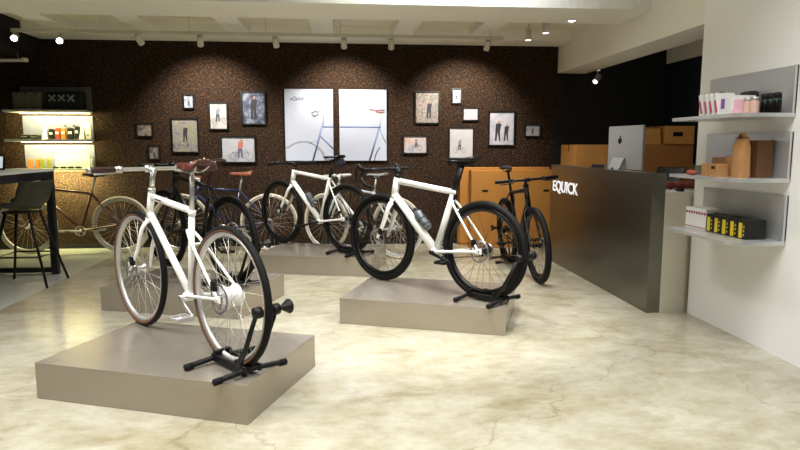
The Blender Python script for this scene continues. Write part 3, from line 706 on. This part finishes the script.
# top shelf: leaning packets
for i in range(4):
    y = 3.93 - i * .055
    t = empty('packet', 'white and pink packet leaning on the top shelf, %s' % ['furthest from the camera', 'second from the far end', 'third from the far end', 'closest to the purple printed box'][i], 'packet', (2.41, y, Z1), 0, 'leaning packets on the top metal shelf')
    rt_ = Matrix.Rotation(R(-20), 3, 'X')
    part('sleeve', PWHITE, t, lambda b: b.box((0, 0, .075), (.13, .022, .145), rt_, .002))
    part('pink_stripe', PINK, t, lambda b: (b.box((-.066, -.001, .06), (.002, .018, .08), rt_), b.box((-.02, -.0135, .05), (.08, .002, .05), rt_)))
    part('tab', BLKC, t, lambda b: b.box((-.02, .02, .147), (.03, .012, .006), rt_))
t = empty('box', 'white box with purple label on the top shelf', 'box', (2.41, 3.645, Z1))
part('carton', PWHITE, t, lambda b: b.box((0, 0, .058), (.15, .12, .116), bev=.003))
part('purple_label', PURP, t, lambda b: b.box((-.0755, .03, .07), (.002, .035, .06)))
part('pink_label', PINKL, t, lambda b: (b.box((0, -.0605, .055), (.13, .002, .07)), b.box((-.03, -.0618, .018), (.09, .002, .02), None, 0)))
t = empty('pouch', 'dark pouch standing behind the purple labelled box', 'pouch', (2.52, 3.70, Z1))
part('body', BLKC, t, lambda b: b.box((0, 0, .075), (.06, .12, .15), bev=.02))
for i, y in enumerate((3.545, 3.485)):
    t = empty('jar', 'small clear jar with pinkish contents, %s of the two' % ['further', 'nearer'][i], 'jar', (2.41, y, Z1), 0, 'clear jars on the top metal shelf')
    part('glass_body', mat('pinkish_jar', rgb(214, 176, 160), .2), t, lambda b: b.lathe([(0, 0), (.024, 0), (.025, .01), (.025, .07), (.021, .08), (0, .08)], seg=18))
    part('lid', ALUD, t, lambda b: b.lathe([(0, .08), (.025, .08), (.025, .098), (0, .098)], seg=18))
for i, y in enumerate((3.50, 3.448, 3.396)):
    t = empty('bottle', 'black bottle with green ring, %s of three on the top shelf' % ['furthest', 'middle', 'nearest'][i], 'bottle', (2.485, y, Z1), 0, 'black bottles on the top metal shelf')
    part('body', BLKG, t, lambda b: b.lathe([(0, 0), (.022, 0), (.024, .006), (.024, .068), (.019, .078), (0, .08)], seg=18))
    part('cap', BLK, t, lambda b: b.lathe([(.019, .079), (.0225, .081), (.0225, .11), (.016, .118), (0, .119)], seg=18))
    part('green_ring', mat('green_ring', rgb(40, 84, 56), .5), t, lambda b: b.lathe([(.0195, .074), (.0235, .076), (.0235, .082), (.0195, .083)], seg=18))
# middle shelf
mb = MB(); mb.ball((0, 0, .018), .03, 14, (1, 1.5, .6)); tag(mb.build('soap_bar', mat('coral_red_soap', rgb(160, 74, 58), .5), None, (2.27, 3.86, Z2)), 'coral red rounded bar at the far end of the middle shelf', 'soap bar')
def kbox(label, x, y, w_, d_, h_, m=KRAFT, mark=True):
    t = empty('kraft_box', label, 'box', (x, y, Z2), 0, 'small kraft boxes on the middle metal shelf')
    part('carton', m, t, lambda b: b.box((0, 0, h_ / 2), (w_, d_, h_), bev=.002))
    if mark: part('dark_label', BLKC, t, lambda b: b.box((-w_ / 2 - .0008, 0, h_ * .72), (.0016, d_ * .5, h_ * .25)))
kbox('small grey green box at the far end of the middle shelf', 2.38, 3.95, .05, .05, .06, mat('grey_green_card', rgb(96, 104, 88), .7), False)
kbox('low kraft box behind the dark labelled one, on the middle shelf', 2.33, 3.775, .06, .065, .075, KRAFT, False)
kbox('kraft box with dark square label at the front of the middle shelf', 2.31, 3.635, .075, .075, .080)
kbox('wide kraft box at the back of the middle shelf', 2.46, 3.80, .09, .16, .115, KRAFT, False)
kbox('taller kraft box touching the paper bag', 2.41, 3.625, .09, .07, .125, KRAFT, False)
t = empty('paper_bag', 'tall crumpled kraft paper bag tied at the top', 'bag', (2.36, 3.50, Z2))
def bag(m):
    secs = [(0, .050, .034), (.01, .053, .036), (.10, .054, .037), (.185, .053, .033), (.215, .047, .022), (.235, .036, .012), (.252, .030, .010), (.262, .026, .008)]
    vs = []; n = 16
    for (z, a, b) in secs:
        for k in range(n):
            th = 2 * math.pi * k / n; c, s_ = math.cos(th), math.sin(th); q = (abs(c) ** 4 + abs(s_) ** 4) ** -.25; j = 1 + random.uniform(-.05, .05)
            vs.append((c * q * b * j, s_ * q * a * j, z))
    fs = [(i * n + k, i * n + (k + 1) % n, (i + 1) * n + (k + 1) % n, (i + 1) * n + k) for i in range(len(secs) - 1) for k in range(n)] + [tuple(range(n)), tuple(range((len(secs) - 1) * n, len(secs) * n))]
    m._add(vs, fs, 0, False)
part('paper_body', KRAFT, t, bag); part('tie', LEATH, t, lambda b: b.box((0, 0, .236), (.030, .074, .008)))
part('seal', LEATHD, t, lambda b: b.ball((-.014, 0, .240), .013, 10))
t = empty('kraft_box', 'large brown box standing behind the paper bag', 'box', (2.49, 3.525, Z2), 0, 'small kraft boxes on the middle metal shelf')
part('carton', mat('dark_brown_card', rgb(96, 62, 34), .8), t, lambda b: b.box((0, 0, .11), (.10, .11, .22), bev=.003))
part('lid_flap', CARDD, t, lambda b: b.box((0, 0, .221), (.09, .10, .002)))
# lowest shelf
for i in range(2):
    t = empty('box', ['white box with magenta band at the far end of the lowest shelf', 'white box with magenta band beside the yellow packs'][i], 'box', (2.455, 4.05 - i * .122, Z3), 0, 'white boxes on the lowest metal shelf')
    part('carton', PWHITE, t, lambda b: b.box((0, 0, .07), (.13, .12, .14), bev=.002))
    part('magenta_print', MAG, t, lambda b: ([b.box((-.0655, dy, .108), (.0016, .02, .016)) for dy in (-.045, -.015, .015, .045)], b.box((-.0655, 0, .012), (.0016, .12, .005)), ))
for i in range(5):
    y = 3.825 - i * .082
    t = empty('pack', 'yellow and black pack, %s on the lowest shelf' % ['next to the white boxes', 'second from the white boxes', 'in the middle of the row of five', 'fourth from the white boxes', 'nearest the camera in the row of five'][i], 'pack', (2.455, y, Z3), 0, 'yellow and black packs on the lowest metal shelf')
    part('carton', BLKC, t, lambda b: b.box((0, 0, .058), (.13, .077, .116), bev=.002))
    part('yellow_panel', YEL, t, lambda b: (b.box((-.0655, .008, .052), (.0016, .032, .09)), b.box((-.066, -.024, .052), (.0016, .008, .012)), b.box((-.066, -.024, .076), (.0016, .008, .012)), b.box((-.066, -.024, .026), (.0016, .008, .012))))
    part('tuck_top', mat('dark_grey_card', rgb(54, 52, 46), .6), t, lambda b: (b.box((-.02, 0, .1175), (.05, .05, .003)), b.lathe([(0, .119), (.010, .119), (.010, .124), (0, .124)], (-.02, 0, 0), seg=12)))

# ------------------------------------------------------------------ posters and framed photographs on the cork
BLKF = mat('black_picture_frame', rgb(12, 12, 12), .4)
FY = WY - .002
def frame_parts(t, w_, h_, th=.016, dep=.024, m_pic=None):
    def fr(b):
        b.box((0, -dep / 2, h_ / 2 - th / 2), (w_, dep, th)); b.box((0, -dep / 2, -h_ / 2 + th / 2), (w_, dep, th))
        b.box((w_ / 2 - th / 2, -dep / 2, 0), (th, dep, h_ - 2 * th)); b.box((-w_ / 2 + th / 2, -dep / 2, 0), (th, dep, h_ - 2 * th))
    part('frame', BLKF, t, fr)
    return part('print', m_pic, t, lambda b: b.box((0, -.008, 0), (w_ - 2 * th, .006, h_ - 2 * th)))
INK = mat('dark_ink', rgb(40, 40, 48), .6); SKIN = mat('printed_skin', rgb(160, 128, 110), .6); BLUEI = mat('printed_denim', rgb(64, 84, 120), .6)
ORI = mat('printed_coral', rgb(172, 106, 92), .6); GREYI = mat('printed_grey', rgb(120, 122, 128), .6); GREENI = mat('printed_green', rgb(90, 124, 78), .6); YELI = mat('printed_yellow', rgb(206, 190, 90), .6)
def disc(b, x, z, r, mi=0, y=-.0118): b.lathe([(0, 0), (r, 0), (r, .0012), (0, .0012)], (x, y + .0012, z), (0, -1, 0), 14, mi)
def fig(b, x, z, s, lean=0.):       # printed person: 0 head, 1 top, 2 legs
    disc(b, x + lean * s * .45, z + .44 * s, .065 * s, 0)
    y = -.0112
    b.prism([(x - .12 * s, y, z), (x + .12 * s, y, z), (x + lean * s * .4 + .13 * s, y, z + .36 * s), (x + lean * s * .4 - .13 * s, y, z + .36 * s)], (0, -.001, 0), 1)
    b.prism([(x - .11 * s, y, z), (x - .13 * s, y, z - .48 * s), (x - .05 * s, y, z - .48 * s), (x, y, z - .05 * s), (x + .07 * s, y, z - .48 * s), (x + .14 * s, y, z - .48 * s), (x + .11 * s, y, z)], (0, -.001, 0), 2)
def pbike(b, x, z, s, mi=3):
    for dx in (-.5, .5):
        ring = [(x + dx * s + .3 * s * math.cos(a * math.pi / 9), -.0112, z + .3 * s * math.sin(a * math.pi / 9)) for a in range(18)]; b.tube(ring, (.0016 + .012 * s), seg=4, closed=True, mi=mi)
    P = [(-.5, 0), (-.1, 0), (-.2, .38), (-.5, 0)], [(-.2, .38), (.35, .4), (-.1, 0)], [(.5, 0), (.35, .4), (.33, .52), (.22, .52)], [(-.2, .38), (-.23, .5)]
    for q in P: b.tube([(x + a * s, -.0112, z + c * s) for a, c in q], (.001 + .012 * s), seg=4, mi=mi)
GRP = 'framed photographs on the cork wall'
FR = [
 (-1.848, 1.784, .134, .177, 'tiny upright framed photo in pale blue, topmost of the left group', [(120, 130, 150), (176, 186, 206), (214, 220, 232)], [('f', 0, 0, .10)], 12),
 (-1.499, 1.612, .226, .335, 'upright framed photo of a cyclist crouching on pale ground', [(206, 206, 206), (224, 222, 220), (188, 186, 184)], [('f', -.01, .02, .18), ('b', .02, -.06, .12)], 6),
 (-1.077, 1.710, .300, .407, 'framed photo of a dark figure on a grey street, largest upper left one', [(48, 54, 70), (104, 114, 138), (182, 190, 208)], [('k', 0, .0, .28)], 10),
 (-2.38, 1.442, .202, .167, 'small landscape framed photo furthest to the left', [(52, 44, 38), (150, 138, 120), (196, 192, 180)], [('b', 0, -.03, .07)], 14),
 (-1.906, 1.376, .325, .421, 'framed photo of a person seated among pale flowers and greenery', [(96, 100, 96), (170, 160, 168), (150, 156, 120), (196, 186, 192)], [('k', 0, .02, .20), ('b', -.02, -.12, .13)], 9),
 (-2.282, 1.171, .144, .181, 'tiny upright framed photo, lowest of the left group', [(60, 56, 56), (120, 114, 112), (190, 186, 182)], [('f', 0, 0, .12)], 12),
 (-1.273, 1.206, .423, .330, 'landscape framed photo of a person in coral top and jeans with a bicycle', [(196, 200, 212), (212, 216, 226), (182, 186, 198)], [('o', .02, .01, .24), ('b', .04, -.08, .17)], 4),
 (1.074, 1.728, .318, .405, 'upright framed photo of trees and a standing figure, upper left of the right group', [(70, 96, 88), (196, 174, 168), (120, 130, 120), (222, 204, 200)], [('k', .02, -.03, .22)], 9),
 (1.446, 1.873, .130, .196, 'tiny upright framed photo at the top of the right group', [(176, 186, 204), (214, 220, 230)], [('f', 0, 0, .10)], 10),
 (1.628, 1.651, .208, .173, 'small pink and blue landscape framed photo in the right group', [(168, 190, 214), (226, 204, 206), (208, 216, 226)], [], 5),
 (2.032, 1.470, .347, .440, 'large upright framed photo of pale blue towers, right side', [(168, 178, 204), (206, 208, 222), (224, 214, 218)], [('k', -.05, -.03, .26), ('k', .06, -.05, .22)], 8),
 (.923, 1.268, .318, .237, 'landscape framed photo with orange tones and a cyclist, beside the right poster', [(206, 160, 128), (214, 204, 204), (160, 170, 188)], [('b', .0, -.04, .11), ('f', .01, .02, .12)], 6),
 (1.512, 1.268, .327, .441, 'upright framed photo of a dark bicycle on white, above the bicycle boxes', [(206, 208, 214), (224, 224, 228)], [('f', -.02, .0, .14), ('b', -.02, -.07, .10)], 5),
 (2.436, 1.447, .214, .164, 'small blue landscape framed photo furthest to the right', [(110, 140, 176), (190, 196, 208), (196, 170, 160)], [('k', 0, -.01, .08)], 12),
]
for (x, z, w_, h_, lab, cols, items, scl) in FR:
    t = empty('picture_frame', lab, 'framed photo', (x, FY, z), 0, GRP)
    p = frame_parts(t, w_, h_, m_pic=mat_picture('photo_print', cols, scl))
    top = {'f': GREYI, 'k': INK, 'o': ORI}.get(items[0][0], GREYI) if items else None
    for it in items:
        mb = MB()
        if it[0] == 'b': pbike(mb, it[1], it[2], it[3], 0); mb.build('printed_bicycle', GREYI, p)
        else: fig(mb, it[1], it[2], it[3], .12); mb.build('printed_figure', [SKIN, top, BLUEI if items[0][0] == 'o' else INK], p)

PAPER = mat('white_poster_paper', rgb(178, 186, 204), .28)
def uv(u, v): return (-.704 + (u - 47) * .002195, 1.947 - (v - 27) * .00219)
def poster(lab, x0, x1, lines, text=None):
    cx, cz = (x0 + x1) / 2, (1.950 + 1.063) / 2
    t = empty('poster', lab, 'poster', (cx, FY, cz), 0, 'two halves of a bicycle poster on the cork wall')
    part('frame', BLKF, t, lambda b: (b.box((0, -.012, .4415), (x1 - x0, .024, .006)), b.box((0, -.012, -.4415), (x1 - x0, .024, .006)), b.box(((x1 - x0) / 2 - .003, -.012, 0), (.006, .024, .88)), b.box((-(x1 - x0) / 2 + .003, -.012, 0), (.006, .024, .88))))
    p = part('print', PAPER, t, lambda b: b.box((0, -.011, 0), (x1 - x0 - .012, .018, .877)))
    mats = [mat('printed_steel_blue', rgb(108, 124, 168), .5), mat('printed_pale_grey', rgb(168, 172, 184), .5), mat('printed_brown', rgb(140, 84, 66), .5), INK]
    mb = MB()
    for (pts, r_, mi) in lines:
        q = []
        for (u, v) in pts:
            X_, Z_ = uv(u, v); X_ = min(max(X_, x0 + .007), x1 - .007) - cx; Z_ = max(Z_, 1.070) - cz; q.append((X_, -.0205, Z_))
        mb.tube(q, [(.0008, r_)] * len(q), seg=6, ref=(0, 1, 0), mi=mi)
    mb.build('printed_bicycle', mats, p)
    if text:
        X_, Z_ = uv(80, 90); text_obj('printed_lettering', text, .062, INK, p, (X_ - cx, -.0205, Z_ - cz), (R(90), 0, 0), .0006, .0006, shear=.3, sx=.9)
def arc(cu, cv, r_, a0, a1, n=16): return [(cu + r_ * math.cos(R(a0 + (a1 - a0) * i / n)), cv - r_ * math.sin(R(a0 + (a1 - a0) * i / n))) for i in range(n + 1)]
poster('left poster with the handlebar half of a steel blue bicycle', -.704, -.100, [
    (arc(150, 442, 128, 138, 3), .009, 1), (arc(150, 442, 118, 135, 4), .003, 3), ([(262, 222), (236, 310), (203, 434)], .011, 0), ([(262, 238), (322, 238)], .009, 0), ([(248, 292), (322, 362)], .009, 0),
    ([(262, 222), (270, 165), (262, 150), (225, 150)], .006, 1), ([(225, 150), (200, 160), (205, 176), (228, 176)], .006, 3), ([(228, 152), (238, 170), (210, 182)], .005, 3), ([(190, 330), (215, 315), (232, 322)], .007, 1)], 'eQuick')
poster('right poster with the saddle half of a steel blue bicycle', -.035, .566, [
    ([(358, 238), (590, 240)], .008, 0), ([(580, 242), (525, 434)], .011, 0), ([(600, 165), (580, 242)], .006, 1), ([(580, 246), (618, 330)], .005, 0), (arc(690, 442, 138, 140, 180), .006, 3),
    ([(522, 137), (560, 146), (612, 142)], .008, 2), ([(560, 150), (590, 158), (612, 152)], .010, 2)])

# ------------------------------------------------------------------ shelves on the cork wall, left
def wall_unit(z, lab, lit_below=True):
    t = empty('display_shelf', lab, 'shelf', (-3.40, WY, z), 0, 'white display shelves on the cork wall')
    part('shelf_board', mat('white_shelf_laminate', rgb(220, 220, 214), .4), t, lambda b: b.box((-.03, -.13, -.0125), (.90, .26, .025), bev=.002))
    part('back_panel', mat('white_back_panel', rgb(118, 120, 146), .5) if z < 1.6 else mat('unlit_back_panel', rgb(90, 92, 90), .6), t, lambda b: b.box((.02, -.008, .145), (.80, .014, .27)))  # top panel is white too; the grey colour stands in for missing light
    if lit_below: part('light_strip', LED, t, lambda b: b.box((.0, -.03, -.03), (.80, .02, .008)))
wall_unit(1.665, 'topmost shelf on the cork wall, with paper bags and a black box')
wall_unit(1.328, 'middle shelf on the cork wall, brightly lit, with bottles and small boxes')
wall_unit(.985, 'lowest shelf on the cork wall, with amber packs and a white row')
def lit(x, y, z, p):
    d = bpy.data.lights.new('shelf_strip_light', 'AREA'); d.shape = 'RECTANGLE'; d.size = .8; d.size_y = .03; d.energy = p; d.color = (1, .92, .40)
    o = bpy.data.objects.new('shelf_strip_light', d); COL.objects.link(o); o.location = (x, y, z); o.rotation_euler = (R(52), 0, 0)
for z in (1.665, 1.328, .985): lit(-3.40, WY - .23, z - .036, 34.0 if z < 1 else 8.5)
ZA, ZB, ZC = 1.665, 1.328, .985
BGM = mat('olive_grey_paper', rgb(112, 106, 88), .8, noise=.08)
for i, x in enumerate((-3.76, -3.66, -3.55)):
    t = empty('paper_bag', 'olive grey paper bag with handle hole, %s of three on the top shelf' % ['left', 'middle', 'right'][i], 'bag', (x, WY - .12, ZA), 0, 'paper bags on the top shelf of the cork wall')
    part('bag_body', BGM, t, lambda b: b.box((0, 0, .105), (.105, .05, .21), Matrix.Rotation(.03 * (i - 1), 3, 'Y'), .004))
    part('handle_hole', BLK, t, lambda b: b.lathe([(0, 0), (.010, 0), (.010, .002), (0, .002)], (0, -.0255, .192), (0, -1, 0), 14))
    part('printed_band', mat('dark_band', rgb(70, 60, 54), .7), t, lambda b: b.box((0, -.0258, .03), (.10, .0015, .014)))
t = empty('helmet_box', 'black box with three pale crosses on the top shelf', 'box', (-3.22, WY - .12, ZA))
part('carton', mat('blue_black_card', rgb(10, 12, 18), .5), t, lambda b: b.box((0, 0, .11), (.42, .10, .22), bev=.03))
def xs(b):
    for cx in (-.14, -.035, .07):
        for s_ in (-1, 1): b.tube([(cx - .026, -.0515, .14 - s_ * .026), (cx + .026, -.0515, .14 + s_ * .026)], [(.0012, .009)] * 2, seg=6, ref=(0, 1, 0))
        for ax in (-1, 1):
            for az in (-1, 1): b.ball((cx + ax * .028, -.0515, .14 + az * .028), .012, 8, (1, .1, 1))
part('printed_crosses', mat('pale_grey_print', rgb(150, 150, 150), .6), t, xs)
def small(name, lab, cat, x, z, w_, h_, m, d_=.06, lidm=None, grp=None, lean=0.):
    t = empty(name, lab, cat, (x, WY - .13, z), 0, grp)
    part('body', m, t, lambda b: b.box((0, 0, h_ / 2), (w_, d_, h_), bev=min(.006, w_ * .1)))
    part('label', lidm or PWHITE, t, lambda b: b.box((0, -d_ / 2 - .0008, h_ * .6), (w_ * .7, .0016, h_ * .22)))
    part('top_cap', lidm or BLKC, t, lambda b: b.box((0, 0, h_ + .003), (w_ * .7, d_ * .7, .006), bev=.001))
    return t
GB = 'small goods on the middle shelf of the cork wall'
AMB = mat('amber_box', rgb(190, 120, 50), .5); RED = mat('rust_red_box', rgb(156, 62, 36), .5); OLV = mat('olive_box', rgb(128, 128, 52), .5)
small('case', 'low black case at the left end of the middle shelf', 'case', -3.70, ZB, .095, .05, BLK, .09, GREYP, GB)
small('case', 'low black case, second from the left on the middle shelf', 'case', -3.59, ZB, .095, .05, BLK, .09, GREYP, GB)
for x, l in ((-3.475, 'left of the black box'), (-3.06, 'near the right end')):
    t = empty('card_stand', 'folded white card stand ' + l + ' on the middle shelf', 'card', (x, WY - .13, ZB), 0, GB)
    part('card', PWHITE, t, lambda b: b.prism([(-.03, -.04, 0), (.03, -.04, 0), (.012, -.01, .16), (-.006, -.01, .16)], (0, .02, 0))); part('fold', GREYP, t, lambda b: b.prism([(.03, -.02, 0), (.04, .02, 0), (.013, .0, .16)], (.003, 0, 0)))
small('box', 'small black box left of the rust red one', 'box', -3.405, ZB, .05, .115, BLKC, grp=GB)
small('box', 'small rust red box on the middle shelf', 'box', -3.335, ZB, .05, .125, RED, grp=GB)
small('box', 'small amber box on the middle shelf', 'box', -3.27, ZB, .05, .125, AMB, grp=GB)
for x in (-3.30, -3.20):
    t = empty('chrome_bottle', 'chrome topped bottle standing behind the %s box' % ('amber' if x < -3.25 else 'tall black'), 'bottle', (x, WY - .05, ZB), 0, GB)
    part('body', ALU, t, lambda b: b.lathe([(0, 0), (.02, 0), (.022, .12), (.012, .15), (0, .152)], seg=14)); part('cap', STEEL, t, lambda b: b.lathe([(.012, .15), (.02, .155), (.02, .18), (0, .185)], seg=14))
small('box', 'tall black box right of the amber box', 'box', -3.19, ZB, .06, .13, BLKC, grp=GB)
small('box', 'black box near the right end of the middle shelf', 'box', -3.115, ZB, .045, .145, BLKC, grp=GB)
t = empty('leaflet_holder', 'white leaflet holder at the right end of the middle shelf', 'leaflet holder', (-3.01, WY - .12, ZB))
part('panel', PWHITE, t, lambda b: b.box((0, 0, .10), (.09, .02, .20), bev=.002)); part('print', GREYI, t, lambda b: b.box((.01, -.0108, .05), (.03, .0016, .012)))
GC = 'small goods on the lowest shelf of the cork wall'
for i, (x, m, l) in enumerate(((-3.67, AMB, 'amber pack at the left end of the lowest shelf'), (-3.585, AMB, 'amber pack beside the olive one on the lowest shelf'), (-3.54, OLV, 'olive pack touching the amber one'), (-3.46, OLV, 'olive pack standing alone on the lowest shelf'))):
    small('pack', l, 'pack', x, ZC, .04, .11, m, .05, m, GC)
for i in range(11):
    t = empty('booklet', 'pale cream booklet in the row on the lowest shelf', 'booklet', (-3.39 + i * .036, WY - .06, ZC), 0, 'pale booklets in a row on the lowest shelf')
    part('cover', mat('cream_card', rgb(226, 224, 196), .6), t, lambda b: b.box((0, 0, .075), (.030, .05, .15), bev=.001)); part('pages', PWHITE, t, lambda b: b.box((0, 0, .1505), (.022, .044, .002)))
for i in range(4):
    t = empty('tube', 'short black tube lying at the front of the lowest shelf', 'tube', (-3.37 + i * .085, WY - .16, ZC), 0, 'black tubes on the lowest shelf')
    part('body', BLK, t, lambda b: b.tube([(-.035, 0, .013), (.025, 0, .013)], .013, seg=12)); part('cap', GREYP, t, lambda b: b.tube([(.026, 0, .013), (.038, 0, .013)], .010, seg=12))
t = empty('bottle', 'grey metal bottle at the right end of the lowest shelf', 'bottle', (-2.985, WY - .08, ZC))
part('body', ALUD, t, lambda b: b.lathe([(0, 0), (.018, 0), (.018, .11), (.010, .125), (0, .126)], seg=14)); part('cap', STEEL, t, lambda b: b.lathe([(.010, .125), (.012, .127), (.012, .145), (0, .146)], seg=14))

# ------------------------------------------------------------------ bar table, stool, tablet
t = empty('bar_table', 'tall black framed bar table with white top at the left edge', 'table', (-3.23, 5.4, 0))
TBK = mat('blue_black_steel', rgb(16, 20, 26), .45)
abox('table_top', (-3.58, 4.45, 1.01), (-2.78, 6.33, 1.032), mat('white_table_laminate', rgb(236, 240, 246), .5), t, .002)
abox('apron', (-3.57, 4.46, .935), (-2.79, 6.32, 1.01), TBK, t)
for x0 in (-2.85, -3.57):
    for y0 in (6.26, 4.46): abox('leg', (x0, y0, 0), (x0 + .06, y0 + .06, .935), TBK, t)
for y0 in (6.265, 4.465): abox('foot_rail', (-3.51, y0, .02), (-2.85, y0 + .05, .07), TBK, t)
t = empty('photo_display', 'small black framed screen standing on the bar table, cut by the left edge', 'screen', (-3.165, 5.95, 1.032))
rt_ = Matrix.Rotation(R(-12), 3, 'X')
part('casing', BLK, t, lambda b: b.box((0, 0, .07), (.25, .012, .14), rt_, .004)); part('screen', mat('lit_screen', (.80, .86, .95, 1), .3, emit=.5), t, lambda b: b.box((0, -.0085, .072), (.215, .002, .105), rt_))
part('screen_text', GREYI, t, lambda b: [b.box((.02, -.011 + (dz - .072) * .21, dz), (.12, .0015, .004), rt_) for dz in (.095, .075, .055)])
part('prop', BLK, t, lambda b: b.box((0, .04, .04), (.06, .006, .085), Matrix.Rotation(R(28), 3, 'X')))

t = empty('bar_stool', 'dark olive shell bar stool with black legs tucked beside the bar table', 'stool', (-2.86, 5.86, 0), R(180))
def shell(m):
    prof = [(.20, .690), (.215, .705), (.18, .700), (.08, .688), (-.04, .684), (-.13, .700), (-.18, .755), (-.205, .83), (-.222, .90), (-.23, .945)]
    vs = []; n = 13
    for i, (px, pz) in enumerate(prof):
        s_ = i / (len(prof) - 1); w_ = .215 - .03 * max(0, s_ - .6) - .03 * max(0, .2 - s_)
        for k in range(n):
            u = -1 + 2 * k / (n - 1); c = abs(u) ** 2.6
            upz = (.065 + .03 * max(0, min(1, (s_ - .35) / .2)) * (1 - max(0, (s_ - .55) / .45))) * c
            fx = .15 * max(0, min(1, (s_ - .35) / .3)) * c
            vs.append((px + fx, w_ * math.sin(u * math.pi / 2 * .95), pz + (upz if s_ < .95 else -.02 * c)))
    m._add(vs, [(i * n + k, i * n + k + 1, (i + 1) * n + k + 1, (i + 1) * n + k) for i in range(len(prof) - 1) for k in range(n - 1)])
OLIVE = mat('dark_olive_shell', rgb(54, 56, 46), .45, noise=.06)
s = part('seat_shell', OLIVE, t, shell); q = s.modifiers.new('t', 'SOLIDIFY'); q.thickness = .014; q = s.modifiers.new('s', 'SUBSURF'); q.levels = 1; q.render_levels = 1
part('seat_plate', BLK, t, lambda b: b.box((.02, 0, .664), (.24, .24, .02), bev=.004))
for sx in (-1, 1):
    for sy in (-1, 1): part('leg', BLK, t, lambda b: b.tube([(.02 + sx * .10, sy * .10, .66), (sx * .245, sy * .215, .0)], [.013, .0105], seg=10))
z = .27; k_ = 1 - z / .66
part('footrest', BLK, t, lambda b: b.tube([(.02 * (1 - k_) + sx * (.10 + .145 * k_), sy * (.10 + .115 * k_), z) for sx, sy in ((-1, -1), (1, -1), (1, 1), (-1, 1))], .008, seg=8, closed=True))

# ------------------------------------------------------------------ track lighting
TRK = mat('white_track', rgb(206, 202, 186), .5)
t = empty('lighting_track', 'long cream lighting track across the ceiling before the cork wall', 'track', (-.8, 6.97, 2.42))
part('rail', TRK, t, lambda b: b.box((.0, 0, .02), (5.2, .035, .035), bev=.003))
for x in (-2.5, -1.7, -.8, 0, .8, 1.6, 2.45): part('hanger', TRK, t, lambda b: b.cyl((x, 0, .035), (x, 0, .19), .004, 6))
t = empty('lighting_track', 'short black lighting track running in depth near the downlight', 'track', (2.07, 6.42, 2.56))
part('rail', BLK, t, lambda b: b.box((0, 0, .02), (.03, .55, .03))); part('end_cap', BLK, t, lambda b: b.box((0, -.285, .02), (.034, .02, .034)))
def track_spot(x, y, z, aim, lab, on=False, low=True, m=TRK, top=2.44, g='spotlights under the ceiling'):
    t = empty('spotlight', lab, 'spotlight', (x, y, z), 0, g)
    d = (Vector(aim) - Vector((x, y, z))).normalized()
    part('stem', m, t, lambda b: (b.cyl((0, 0, .02), (0, 0, top - z), .006, 8), b.box((0, 0, top - z - .008), (.03, .08, .02))))
    part('lamp_head', m, t, lambda b: b.tube([-d * .055, -d * .05, d * .05, d * .055], [.028, .032, .034, .034], seg=18))
    part('lamp_face', LAMPON if on else LAMPLOW, t, lambda b: b.tube([d * .0555, d * .058], .029, seg=18))
    return t
sp = [(-3.329, 6.895, (-2.4, 3.4, .6), True, 'glaring spotlight nearest the left edge'), (-2.93, 7.0, (-2.2, 4, .6), True, 'glaring spotlight, second from the left edge'),
      (-2.121, 6.965, (-1.7, 7.87, 1.5), False, 'third spotlight from the left, tilted to the wall'), (-1.498, 7.0, (-1.6, 7.87, 1.4), False, 'spotlight above the group of left photos'),
      (-.701, 7.0, (-.6, 7.87, 1.4), False, 'spotlight above the left poster'), (.035, 7.0, (.03, 7.87, 1.4), False, 'spotlight between and above the two posters'),
      (.554, 7.02, (.6, 7.87, 1.4), False, 'spotlight above the right edge of the right poster'), (1.629, 7.0, (1.55, 7.87, 1.4), False, 'spotlight above the group of right photos')]
for (x, y, aim, on, lab) in sp:
    track_spot(x, y, 2.365, aim, lab, on)
    # little arm that carries the head from the rail
for x, y, z, lab in ((1.98, 6.62, 2.42, 'cylindrical spotlight on the short black track, further one'), (2.03, 6.20, 2.42, 'cylindrical spotlight on the short black track, nearer one')):
    track_spot(x, y, z, (x, y, 0), lab, top=2.57)
track_spot(3.10, 7.45, 2.06, (2.3, 6.9, 1.2), 'silver spotlight hanging from the deep beam before the black wall', m=ALU, top=2.17)
t = empty('downlight', 'round glowing downlight in the cream ceiling right of the tracks', 'downlight', (2.22, 6.0, 2.45))
part('trim_ring', TRK, t, lambda b: b.lathe([(.03, -.001), (.045, -.001), (.045, -.006), (.032, -.006)], seg=24, closed=True)); part('lamp_face', LAMPON, t, lambda b: b.lathe([(0, -.001), (.03, -.001), (.03, -.005), (0, -.007)], seg=24))
t = empty('linear_pendant', 'pale linear lamp hanging at the left edge under the black soffit', 'lamp', (-3.74, 7.2, 2.16), R(-8))
for dy in (-.03, .03): part('bar', TRK, t, lambda b: b.box((0, dy, .0), (.75, .022, .022), bev=.004))
part('end_cap', TRK, t, lambda b: b.box((.375, 0, .005), (.03, .085, .04), bev=.008)); part('wire', TRK, t, lambda b: (b.cyl((.3, 0, .01), (.3, 0, .08), .002, 6), b.cyl((-.3, 0, .01), (-.3, 0, .08), .002, 6)))
